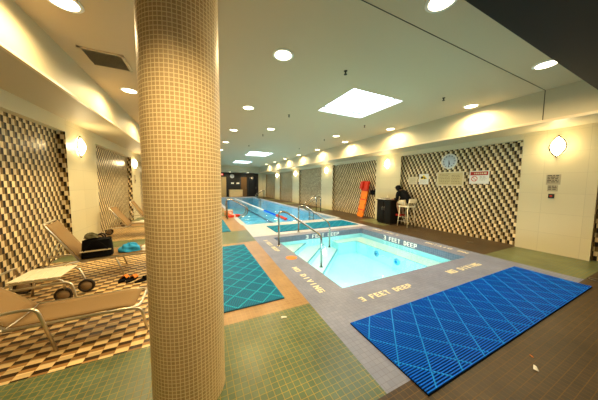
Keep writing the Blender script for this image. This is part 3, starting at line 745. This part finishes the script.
def ladder(label, x, y, sgn, sep=0.5, rc=0.86):
    t = thing('pool_ladder', label, 'pool ladder', (x, y, 0), 0, 'pool ladders')
    for yy_ in (-sep/2, sep/2):
        MB().tube([(0, yy_, 0), (0, yy_, 0.86), (sgn*0.18, yy_, 0.88), (sgn*rc, yy_, 0.44), (sgn*(rc-0.06), yy_, 0.16), (sgn*(rc-0.30), yy_, 0.05), (sgn*(rc-0.40), yy_, 0.0), (sgn*(rc-0.40), yy_, -1.0)], 0.026, 8, fillet=0.13).build('rail', m_chrome, t)
        MB().lathe([(0, 0), (0.05, 0), (0.05, 0.012), (0.022, 0.02)], 14, Matrix.Translation((0, yy_, 0))).build('base_flange', m_chrome, t)
    for z in (-0.3, -0.6, -0.9): MB().box(min(sgn*(rc-0.44), sgn*(rc-0.34)), max(sgn*(rc-0.44), sgn*(rc-0.34)), -sep/2, sep/2, z-0.015, z+0.015, bev=0.006).build('step', m_white, t)
ladder('steel pool ladder on the camera-side pool edge beside the pillar', 1.12, 9.85, 1, 0.40, 0.92)
ladder('steel pool ladder on the far pool edge below the lit pilaster', 6.20, 10.4, -1)
ladder('steel pool ladder at the far end by the pale wall', 6.20, 21.5, -1)

# lane rope
t = thing('lane_rope', 'floating lane rope with white, blue and red floats along the lap pool', 'lane rope', (3.64, POOL[2], ZPW))
MB().tube([(0, 0.0, 0.0), (0, POOL[3]-POOL[2], 0.0)], 0.008, 6).build('cable', m_blue, t)
for nm, mm, ya, yb, n, r_ in (('red_floats', m_red, 0.95, 2.3, 10, 0.07), ('blue_floats', m_blue, 2.45, 4.6, 14, 0.05), ('white_floats', m_white, 4.7, 16.2, 60, 0.042)):
    b = MB()
    for k in range(n):
        y = ya + (yb-ya)*(k+0.5)/n; h = (yb-ya)/n*0.36
        b.lathe([(0, -h), (r_*0.8, -h), (r_, -h*0.5), (r_, h*0.5), (r_*0.8, h), (0, h)], 10, Matrix.Translation((0, y, 0.0)) @ Matrix.Rotation(PI/2, 4, 'X'))
    b.build(nm[:-1], mm, t)['kind'] = 'stuff'
# red float and coiled rope by the ladder
t = thing('swim_float', 'red foam swim float lying on the coping beside the pool ladder', 'float', (1.47, 10.2, 0), 0.3)
MB().prism([(-0.28, -0.14), (0.24, -0.14), (0.30, -0.08), (0.30, 0.08), (0.24, 0.14), (-0.28, 0.14)], 0.001, 0.10).build('foam_block', m_red, t)
MB().box(-0.05, 0.02, -0.145, 0.145, 0.001, 0.105).build('strap', m_white, t)
t = thing('rope_coil', 'coil of orange and white rope on the coping behind the red float', 'rope', (1.32, 10.75, 0))
MB().tube([((0.19+0.02*math.sin(a*3))*math.cos(a), (0.19+0.02*math.sin(a*3))*math.sin(a), 0.02+0.011*a) for a in [k*PI/10 for k in range(64)]], 0.018, 6).build('rope', m_orange, t)
MB().tube([(0.17*math.cos(a), 0.17*math.sin(a), 0.255) for a in [k*PI/12 for k in range(24)]], 0.018, 6, closed=True).build('rope_end', m_white, t)

# small deck fittings
def disc(name, label, cat, x, y, r, m, h=0.006):
    t = thing(name, label, cat, (x, y, 0))
    MB().lathe([(0, 0.0005), (r, 0.0005), (r, h*0.6), (r*0.94, h), (0, h)], 28).build('cover', m, t)
    MB().tube([(r*0.8*math.cos(2*PI*k/24), r*0.8*math.sin(2*PI*k/24), h) for k in range(24)], 0.003, 5, closed=True).build('ring', m_vent, t)
disc('skimmer_lid', 'round orange skimmer lid set in the grey coping', 'lid', 1.74, 4.00, 0.12, m_orange)
disc('floor_drain', 'dark round floor drain beyond the corner of the big blue mat', 'drain', 5.92, 0.93, 0.10, m_bronze)
disc('floor_drain', 'small dark floor drain in the brown deck before the clock wall', 'drain', 6.64, 3.09, 0.08, m_bronze)
for k, (y, lab) in enumerate(((4.45, 'dark green spa jet fitting nearer the bench corner'), (3.75, 'dark green spa jet fitting nearer the big blue mat'))):
    t = thing('spa_jet', lab, 'jet', (SPA[1]-bw, y, -0.45), 0, 'spa jets in the bench face')
    MB().lathe([(0, 0), (0.09, 0), (0.09, 0.02), (0.05, 0.035), (0, 0.035)], 18, Matrix.Rotation(-PI/2, 4, 'Y')).build('ring', m_spa_edge, t)
    MB().lathe([(0, 0.03), (0.035, 0.03), (0.03, 0.05), (0, 0.05)], 14, Matrix.Rotation(-PI/2, 4, 'Y')).build('nozzle', m_teal, t)
for k, (x, y, lab) in enumerate(((2.60, 2.95, 'square main drain grate on the spa floor near the NO DIVING corner'), (3.75, 3.45, 'square main drain grate in the middle of the spa floor'))):
    t = thing('drain_grate', lab, 'drain', (x, y, ZBOT), 0, 'spa floor drains')
    fb = MB()
    for a in range(4): fb.box(-0.16, 0.16, 0.14, 0.16, 0.0005, 0.012, Matrix.Rotation(a*PI/2, 4, 'Z'))
    fb.build('frame', m_spa_face, t)
    g = MB()
    for q in range(6): g.box(-0.14, 0.14, -0.125+q*0.05-0.008, -0.125+q*0.05+0.008, 0.0005, 0.008)
    g.build('grate', m_spa_face, t)
def scrap(label, x, y, m, s, rz):
    o = MB().grid(lambda u, v: Vector(((u-0.5)*s*2.2*(1-0.3*abs(v-0.5)), (v-0.5)*s*(1-0.5*u), 0.002+0.35*s*math.sin(u*3)*0.3+0.15*s*v)), 5, 3, 0.001).build('litter_scrap', m)
    o.location = (x, y, 0.002); o.rotation_euler = (0, 0, rz); tag(o, label, 'litter')
scrap('white scrap of paper on the brown deck near the big blue mat', 2.55, 0.65, m_paper, 0.035, 0.4)
scrap('tiny orange scrap on the brown deck near the white scrap', 2.70, 0.72, m_orange, 0.016, 1.0)
scrap('crumpled white tissue on the green tiles near the teal mat', 0.86, 2.19, m_paper, 0.032, -0.3)

# ------------------------------------------------------------------ loungers
def lounger(label, loc, rz, L_, W_, h, bl, ba, arms=True, wheels=True, seat_m=m_sling):
    """local: hinge at x=0, foot towards +x, head towards -x"""
    t = thing('lounge_chair', label, 'lounger', loc, rz, 'pool loungers on the mosaic deck')
    hw = W_/2
    sag = lambda v: -0.012*math.sin(PI*v)
    MB().grid(lambda u, v: Vector((0.01+u*(L_-0.06), (v-0.5)*(W_-0.05), h+0.008+sag(v) - (0.02*max(0, u-0.9)*10))), 12, 6, 0.012).build('seat', seat_m, t)
    ca, sa = math.cos(ba), math.sin(ba)
    MB().grid(lambda u, v: Vector((-u*(bl-0.03)*ca + sag(v)*-0.6*sa, (v-0.5)*(W_-0.05), h+0.01+u*(bl-0.03)*sa + sag(v)*ca)), 8, 6, 0.012).build('backrest', seat_m, t)
    MB().tube([(0, hw, h), (L_, hw, h-0.02), (L_, -hw, h-0.02), (0, -hw, h)], 0.016, 8, fillet=0.09).tube([(0, hw, h), (0, -hw, h)], 0.013, 8).build('seat_frame', m_alu, t)
    bx, bz = -bl*ca, h+bl*sa
    MB().tube([(0, hw-0.02, h), (bx, hw-0.02, bz), (bx, -hw+0.02, bz), (0, -hw+0.02, h)], 0.015, 8, fillet=0.07).build('back_frame', m_alu, t)
    for s in (1, -1):
        MB().tube([(bx*0.55, s*(hw-0.02), h+(bz-h)*0.55), (-0.42*bl-0.2, s*(hw-0.02), 0.16)], 0.009, 6).build('back_prop', m_alu, t)
        MB().tube([(0, s*hw, h), (-0.42*bl-0.2, s*hw, h-0.03), (-0.42*bl-0.26, s*hw, 0.10)], 0.014, 8, fillet=0.06).build('head_rail', m_alu, t)
    for s in (1, -1):
        MB().tube([(L_-0.12, s*hw, h-0.02), (L_+0.02, s*hw, h-0.03), (L_+0.07, s*(hw+0.02), 0.0)], 0.014, 8, fillet=0.06).build('leg', m_alu, t)
        if not arms:
            MB().tube([(0.42, s*hw, h-0.005), (0.52, s*(hw+0.01), 0.0)], 0.013, 8).build('leg', m_alu, t)
        if arms:
            MB().tube([(bx*0.45, s*(hw+0.05), h+0.16), (0.14, s*(hw+0.05), h+0.175), (0.235, s*(hw+0.05), h+0.165), (0.33, s*(hw+0.03), 0.0)], 0.0135, 8, fillet=0.05).build('armrest', m_alu, t)
    for s in (1, -1):
        wx = -0.42*bl-0.26
        if wheels:
            wt = Matrix.Translation((wx, s*(hw+0.012), 0.10)) @ Matrix.Rotation(PI/2, 4, 'X')
            wo = MB().lathe([(0.07, -0.018), (0.095, -0.018), (0.1, -0.01), (0.1, 0.01), (0.095, 0.018), (0.07, 0.018)], 24, wt, loop=True).build('wheel', m_rubber, t)
            MB().lathe([(0, -0.014), (0.075, -0.014), (0.075, 0.014), (0, 0.014)], 20, wt).build('hub', m_hub, wo)
        else:
            MB().tube([(wx, s*hw, 0.12), (wx, s*hw, 0.0)], 0.014, 8).build('leg', m_alu, t)
    return t
lounger('brown sling lounger nearest the camera, its foot end by the pillar', (-1.55, 2.88, 0), 0, 0.95, 0.46, 0.27, 0.70, math.radians(42), True, False)
lounger('brown sling lounger with raised back, holding the black bag and towels', (-1.73, 4.60, 0), math.radians(10), 1.25, 0.58, 0.34, 0.70, math.radians(60), False, True)
lounger('tan sling lounger behind the black bag, by the second mosaic panel', (-1.87, 7.72, 0), math.radians(2), 1.25, 0.60, 0.31, 0.68, math.radians(56), False, True)
lounger('tan sling lounger farthest off, mostly behind the mosaic pillar', (-1.90, 9.75, 0), math.radians(2), 1.25, 0.60, 0.31, 0.68, math.radians(58), False, True)
# cream slatted table on wheels
t = thing('slatted_table', 'low cream slatted table on two wheels behind the nearest lounger', 'table', (-1.84, 3.86, 0))
for q in range(4):
    MB().box(-0.235+q*0.118, -0.235+q*0.118+0.108, -0.22, 0.22, 0.35, 0.365, bev=0.004).build('slat', m_slat, t)
for s, wx, wy in ((1, 0.37, 0.06), (-1, 0.22, -0.15)):
    MB().tube([(-0.36, s*0.20, 0.24), (-0.20, s*0.21, 0.335), (0.20, s*0.21, 0.335), (0.26, s*0.21, 0.28), (wx, wy+0.035, 0.08)], 0.013, 8, fillet=0.06).build('side_rail', m_alu, t)
    MB().tube([(-0.20, s*0.20, 0.335), (-0.24, s*0.2, 0.0)], 0.013, 8).build('leg', m_alu, t)
    wt = Matrix.Translation((wx, wy, 0.093)) @ Matrix.Rotation(PI/2, 4, 'X')
    wo = MB().lathe([(0.065, -0.016), (0.088, -0.016), (0.092, -0.01), (0.092, 0.01), (0.088, 0.016), (0.065, 0.016)], 24, wt, loop=True).build('wheel', m_rubber, t)
    MB().lathe([(0, -0.012), (0.07, -0.012), (0.07, 0.012), (0, 0.012)], 20, wt).build('hub', m_hub, wo)
MB().tube([(-0.36, -0.24, 0.24), (-0.37, -0.20, 0.42), (-0.37, 0.20, 0.42), (-0.36, 0.24, 0.24)], 0.013, 8, fillet=0.05).build('handle_rail', m_alu, t)

# black bag on the lounger
rz = math.radians(8)
t = thing('sports_bag', 'black soft sports bag on the raised-back lounger', 'bag', (-1.52, 4.50, 0.358), rz)
def bagf(u, v):
    a = u*2*PI; sx = 0.19*(1-0.10*v*v); sy = 0.13*(1-0.3*v)
    c, s = math.cos(a), math.sin(a); p = 0.5
    return Vector((sx*math.copysign(abs(c)**p, c), sy*math.copysign(abs(s)**p, s), 0.27*v + 0.015*math.sin(a*2)*v))
bb = MB(); bb.grid(bagf, 28, 6)
bb.grid(lambda u, v: Vector(((u-0.5)*0.33, (v-0.5)*0.17, 0.27+0.025*math.sin(PI*u)*math.sin(PI*v)+0.012*math.sin(9*u)*math.sin(7*v))), 8, 6)
bb.grid(lambda u, v: Vector(((u-0.5)*0.36, (v-0.5)*0.25, 0.002)), 2, 2)
bb.build('body', m_black, t)
MB().tube([(-0.14, -0.13, 0.12), (-0.10, -0.15, 0.20), (0.0, -0.15, 0.30), (0.10, -0.15, 0.20), (0.14, -0.13, 0.12)], 0.010, 6, fillet=0.05).build('handle', m_black, t)
MB().tube([(-0.14, 0.10, 0.12), (-0.08, 0.08, 0.30), (0.04, 0.07, 0.34), (0.12, 0.10, 0.14)], 0.010, 6, fillet=0.05).build('handle', m_black, t)
MB().box(-0.185, 0.185, -0.137, -0.131, 0.105, 0.125).build('zip_band', m_paper2, t)
t = thing('clothing_bundle', 'crumpled olive clothing lying on top of the black bag', 'clothing', (-1.59, 4.47, 0.665))
def lump(sx, sy, sz, seed):
    rnd = random.Random(seed); ph = [rnd.random()*6 for _ in range(6)]
    def fn(u, v):
        a, b_ = u*2*PI, v*PI/2
        k = 1 + 0.14*math.sin(3*a+ph[0]) * math.cos(b_) + 0.10*math.sin(5*a+ph[1]+4*b_) + 0.08*math.sin(9*b_+ph[2]+2*a)
        return Vector((sx*k*math.cos(a)*math.cos(b_), sy*k*math.sin(a)*math.cos(b_), sz*k*math.sin(b_)))
    return fn
MB().grid(lump(0.085, 0.07, 0.075, 3), 36, 14).build('cloth', mat('olive_cloth', (0.10, 0.09, 0.04), 0.9, bump=0.4, bscale=30, var=0.6), t)
# towels
t = MB().grid(lump(0.15, 0.15, 0.12, 5), 44, 16).build('beach_towel', m_towelb); t.location = (-1.13, 4.66, 0.352); t.rotation_euler = (0, 0, 0.2)
tag(t, 'crumpled bright blue towel on the lounger beside the black bag', 'towel')
t = MB().grid(lump(0.19, 0.17, 0.075, 8), 44, 16).build('beach_towel', m_towelw); t.location = (-0.80, 4.74, 0.345)
tag(t, 'crumpled white towel next to the blue towel, by the pillar', 'towel')
t = MB().grid(lump(0.42, 0.07, 0.07, 12), 30, 12).build('beach_towel', m_towelw); t.location = (-1.40, 8.0, 0.325)
tag(t, 'rolled cream towel on the far lounger beside the pillar', 'towel')
# sandals
def sandal(label, x, y, rz, m_strap):
    t = thing('sandal', label, 'sandal', (x, y, 0), rz, 'sandals under the lounger')
    out = []
    for k in range(20):
        a = 2*PI*k/20; out.append((0.125*math.cos(a), (0.045 - 0.010*math.cos(a*2) + 0.006*math.cos(a))*math.sin(a)))
    MB().prism(out, 0.001, 0.024).build('sole', m_black, t)
    MB().grid(lambda u, v: Vector((0.0+u*0.09, -0.046+v*0.092, 0.022+0.055*math.sin(PI*v)*(1-0.3*u))), 4, 10, 0.005).build('strap', m_strap, t)
sandal('black sandal with orange strap under the lounger, nearer the pillar', -1.00, 4.12, 1.2, m_orange)
sandal('black sandal with orange strap under the lounger, nearer the wheel', -1.12, 4.16, 1.35, m_orange)
sandal('all black sandal on the mosaic deck at the edge of the pillar', -0.83, 4.02, 0.6, m_black)

# ------------------------------------------------------------------ guard station
t = thing('desk_cabinet', 'black lifeguard desk cabinet against the lit pilaster', 'cabinet', (6.97, 6.12, 0))
MB().box(-0.29, 0.30, -0.35, 0.35, 0.06, 0.93, bev=0.006).build('body', m_blackp, t)
MB().box(-0.32, 0.30, -0.38, 0.38, 0.93, 0.965, bev=0.006).build('worktop', m_blackp, t)
MB().box(-0.26, 0.30, -0.33, 0.33, 0, 0.06).build('plinth', m_rubber, t)
for s in (1, -1):
    d = MB().box(-0.305, -0.29, min(0.01*s, 0.34*s), max(0.01*s, 0.34*s), 0.09, 0.91, bev=0.004).build('door', m_blackp, t)
    MB().tube([(-0.305, s*0.05, 0.55), (-0.33, s*0.05, 0.55), (-0.33, s*0.05, 0.68), (-0.305, s*0.05, 0.68)], 0.006, 6).build('handle', m_steelg, d)
t = thing('desk_tray', 'pale tray with dark clipboard on the black desk cabinet', 'tray', (6.86, 6.24, 0.966))
MB().box(-0.17, 0.17, -0.18, 0.18, 0, 0.03, bev=0.008).build('tray', m_white, t)
MB().box(-0.12, 0.12, -0.15, 0.12, 0.031, 0.05, bev=0.004).build('clipboard', m_ink, t)
t = thing('desk_bottle', 'small pale bottle standing at the back of the black desk cabinet', 'bottle', (7.14, 6.36, 0.966))
MB().lathe([(0, 0), (0.028, 0), (0.03, 0.01), (0.03, 0.10), (0.012, 0.13), (0.012, 0.15), (0, 0.15)], 14).build('bottle', m_creamf, t)
MB().lathe([(0, 0.15), (0.014, 0.15), (0.014, 0.17), (0, 0.17)], 12).build('cap', m_gold, t)

# stool
SX, SY = 7.02, 5.35
t = thing('bar_stool', 'cream metal bar stool with low back at the black desk cabinet', 'stool', (SX, SY, 0))
q = 0.21; tp = 0.165; hs = 0.74
for sx in (1, -1):
    for sy in (1, -1):
        MB().tube([(sx*q, sy*q, 0), (sx*tp, sy*tp, hs-0.01)], 0.016, 8).build('leg', m_creamf, t)
fr_ = MB()
for z, k in ((0.20, 0.198), (0.36, 0.19)):
    fr_.tube([(k, k, z), (-k, k, z), (-k, -k, z), (k, -k, z)], 0.012, 6, closed=True)
fr_.build('footrest_frame', m_creamf, t)
MB().box(-0.2, 0.2, -0.2, 0.2, hs-0.01, hs+0.04, bev=0.015).build('seat', m_creamf, t)
for sx in (1, -1): MB().tube([(sx*0.18, -0.18, hs), (sx*0.18, -0.24, hs+0.30)], 0.013, 8).build('back_post', m_creamf, t)
MB().box(-0.19, 0.19, -0.255, -0.235, hs+0.16, hs+0.31, bev=0.008).build('back_slat', m_creamf, t)

# person
def skin_body(name, chains, m, parent=None, sub=2):
    bm = bmesh.new(); lay = bm.verts.layers.skin.verify(); made = {}
    def vert(key, co, r):
        if key in made: return made[key]
        v = bm.verts.new(co); v[lay].radius = (r, r) if not isinstance(r, tuple) else r; made[key] = v; return v
    first = None
    for ch in chains:
        prev = None
        for key, co, r in ch:
            v = vert(key, co, r)
            if first is None: first = v; v[lay].use_root = True
            if prev is not None and prev is not v and not bm.edges.get((prev, v)): bm.edges.new((prev, v))
            prev = v
    me = bpy.data.meshes.new(name); bm.to_mesh(me); bm.free(); me.materials.append(m)
    o = bpy.data.objects.new(name, me); COL.objects.link(o)
    md = o.modifiers.new('Skin', 'SKIN'); md.use_smooth_shade = True; md.branch_smoothing = 0.6
    if sub: s = o.modifiers.new('Sub', 'SUBSURF'); s.levels = sub; s.render_levels = sub
    if parent: o.parent = parent
    return o
PB = Vector((SX, SY, hs+0.065))
V = lambda x, y, z: PB + Vector((x, y + 0.18*max(0, z-0.2), z - 0.12*max(0, z-0.2)))
pel = ('pel', V(0, -0.06, 0.10), (0.135, 0.115))
chains = [[pel, ('ab', V(0, 0.0, 0.24), (0.135, 0.11)), ('ch', V(0, 0.12, 0.42), (0.15, 0.115)), ('up', V(0, 0.20, 0.52), (0.12, 0.09)), ('nk', V(0, 0.27, 0.58), 0.055), ('hb', V(0, 0.33, 0.62), 0.075), ('hd', V(0, 0.37, 0.68), (0.083, 0.09)), ('ht', V(0, 0.385, 0.765), 0.065)],
          [('hb', None, 0), ('chin', V(0, 0.43, 0.605), 0.038)], [('hd', None, 0), ('nose', V(0, 0.473, 0.675), 0.014)]]
for s in (1, -1):
    n = 'R' if s == 1 else 'L'
    wr = V(s*0.13, 0.46, 0.19)
    chains.append([('up', None, 0), ('sh'+n, V(s*0.17, 0.20, 0.49), 0.062), ('ua'+n, V(s*0.23, 0.22, 0.36), 0.052), ('el'+n, V(s*0.24, 0.22, 0.23), 0.044), ('fa'+n, V(s*0.20, 0.34, 0.21), 0.040), ('wr'+n, wr, 0.027), ('pm'+n, wr+Vector((-s*0.02, 0.055, 0.0)), (0.036, 0.018))])
    for k in range(4):
        b0 = wr + Vector((-s*0.02+(k-1.5)*0.020, 0.09, 0.0)); ln = [0.06, 0.075, 0.07, 0.055][k]
        chains.append([('pm'+n, None, 0), ('f%d%s' % (k, n), b0, 0.010), ('g%d%s' % (k, n), b0+Vector((0, ln*0.55, -0.008)), 0.009), ('h%d%s' % (k, n), b0+Vector((0, ln*0.8, -0.032)), 0.008)])
    b0 = wr + Vector((-s*0.045, 0.035, 0.006)); chains.append([('pm'+n, None, 0), ('t0'+n, b0, 0.011), ('t1'+n, b0+Vector((-s*0.025, 0.04, 0.0)), 0.010)])
    chains.append([pel, ('hp'+n, V(s*0.09, 0.02, 0.085), 0.09), ('th'+n, V(s*0.11, 0.20, 0.085), 0.078), ('kn'+n, V(s*0.11, 0.32, 0.07), 0.060), ('cf'+n, V(s*0.10, 0.29, -0.13), 0.056), ('an'+n, V(s*0.09, 0.22, -0.36), 0.036), ('ft'+n, V(s*0.09, 0.26, -0.40), 0.038), ('to'+n, V(s*0.09, 0.34, -0.41), 0.028)])
pt = thing('person', 'person in black hooded top sitting hunched on the cream bar stool', 'person', (0, 0, 0))
skin_body('body', chains, m_skin, pt)
top = [[('a', V(0, -0.09, 0.03), (0.17, 0.14)), ('b', V(0, 0.0, 0.24), (0.195, 0.165)), ('c', V(0, 0.11, 0.42), (0.205, 0.17)), ('d', V(0, 0.19, 0.53), (0.165, 0.135)), ('e', V(0, 0.26, 0.595), 0.09)]]
for s in (1, -1):
    n = 'R' if s == 1 else 'L'
    top.append([('d', None, 0), ('s'+n, V(s*0.18, 0.20, 0.49), 0.085), ('u'+n, V(s*0.235, 0.22, 0.36), 0.070), ('l'+n, V(s*0.245, 0.22, 0.225), 0.062), ('f'+n, V(s*0.20, 0.34, 0.21), 0.055), ('w'+n, V(s*0.135, 0.445, 0.20), 0.042)])
skin_body('hooded_top', top, m_black, pt)
hood = [[('a', V(0, 0.25, 0.57), 0.10), ('b', V(0, 0.30, 0.66), 0.112), ('c', V(0, 0.335, 0.745), 0.105), ('d', V(0, 0.345, 0.80), 0.07)]]
skin_body('hood', hood, m_black, pt)
sh = [[('p', V(0, -0.05, 0.09), (0.16, 0.12))]]
for s in (1, -1):
    n = 'R' if s == 1 else 'L'
    sh.append([('p', None, 0), ('h'+n, V(s*0.10, 0.04, 0.088), 0.108), ('t'+n, V(s*0.115, 0.20, 0.09), 0.098), ('k'+n, V(s*0.115, 0.28, 0.082), 0.085)])
skin_body('shorts', sh, m_khaki, pt)
for s in (1, -1):
    MB().lathe([(0, -0.011), (0.008, -0.008), (0.011, 0), (0.008, 0.008), (0, 0.011)], 10, Matrix.Translation(V(s*0.033, 0.449, 0.695))).build('eye', m_ink, pt)
    MB().prism([(-0.045, -0.05), (0.045, -0.05), (0.05, 0.10), (0.03, 0.16), (-0.03, 0.16), (-0.05, 0.10)], -0.03, 0.04, Matrix.Translation(V(s*0.09, 0.22, -0.41))).build('shoe', m_redp, pt)

pt.location = (SX, SY, 0)
for ch in pt.children: ch.location = Vector((-SX, -SY, 0))

# rescue board
t = thing('rescue_board', 'orange rescue backboard leaning on the mosaic wall', 'rescue board', (7.08, 7.93, 0))
lean = math.atan2(0.27, 1.72); tilt = math.radians(4)
mt = Matrix.Rotation(lean, 4, 'Y') @ Matrix.Rotation(tilt, 4, 'X')
pts = [(-0.15, 0.0), (0.15, 0.0), (0.20, 0.06), (0.21, 1.25), (0.13, 1.72), (-0.13, 1.72), (-0.21, 1.25), (-0.20, 0.06)]
MB().prism(pts, -0.03, 0.03, mt, axis='X').build('board', m_orange, t)
for s in (1, -1):
    for z in (0.25, 0.6, 0.95): MB().box(-0.034, 0.034, s*0.165-0.014, s*0.165+0.014, z-0.06, z+0.06, mt, bev=0.008).build('hand_slot', m_bronze, t)
hb = MB(); hb.box(-0.16, -0.03, -0.27, -0.08, 1.34, 1.70, mt, bev=0.03); hb.box(-0.16, -0.03, 0.08, 0.27, 1.34, 1.70, mt, bev=0.03); hb.box(-0.07, -0.03, -0.25, 0.25, 1.30, 1.74, mt, bev=0.015)
hb.build('head_immobiliser', m_red, t)
for z in (0.35, 0.85, 1.28): MB().box(-0.036, 0.036, -0.215, 0.215, z-0.022, z+0.022, mt).build('strap', m_red, t)
t = thing('equipment_bag', 'small dark bag hanging on the wall beside the orange backboard', 'bag', (XWR, 7.42, 1.20))
MB().box(-0.14, -0.005, -0.12, 0.12, -0.12, 0.10, bev=0.03).build('pouch', m_black, t)
MB().tube([(-0.07, -0.08, 0.09), (-0.03, 0, 0.26), (-0.07, 0.08, 0.09)], 0.008, 6, fillet=0.05).build('strap', m_black, t)
MB().tube([(0, 0, 0.25), (-0.05, 0, 0.25), (-0.05, 0, 0.28)], 0.006, 6).build('hook', m_steelg, t)

# ------------------------------------------------------------------ underwater lamps
def uw(label, loc, rot, e, xr):
    t = thing('underwater_light', label, 'pool light', loc, 0, 'underwater pool lights'); t.rotation_euler = rot
    MB().lathe([(0, 0.001), (0.10, 0.001), (0.10, 0.014), (0.08, 0.02), (0.08, 0.001)], 20, loop=True).build('bezel', m_steelg, t)
    MB().lathe([(0, 0.021), (0.078, 0.018), (0.078, 0.012)], 20).build('lens', mat('pool_lamp_lens', (1, 1, 1), 0.4, emit=(0.75, 0.95, 1), estr=3.0), t)
    lamp_light(t, 'AREA', (0, 0, 0.06), e, color=(0.80, 0.95, 1.0), shape='DISK', size=0.3).rotation_euler = (PI, 0, 0)
uw('round underwater light in the near wall of the spa', (3.3, SPA[2], -0.42), (-PI/2, 0, 0), E_POOL, 0)
uw('round underwater light in the side wall of the spa under the NO DIVING lettering', (SPA[0], 3.1, -0.42), (PI/2, 0, PI/2), E_POOL*0.6, 0)
for y in (11.4, 14.2, 18.0, 22.0):
    uw('round underwater light in the lap pool wall, %d metres along' % round(y-8), (POOL[0], y, -0.6), (PI/2, 0, PI/2), E_POOL*1.2, 0)
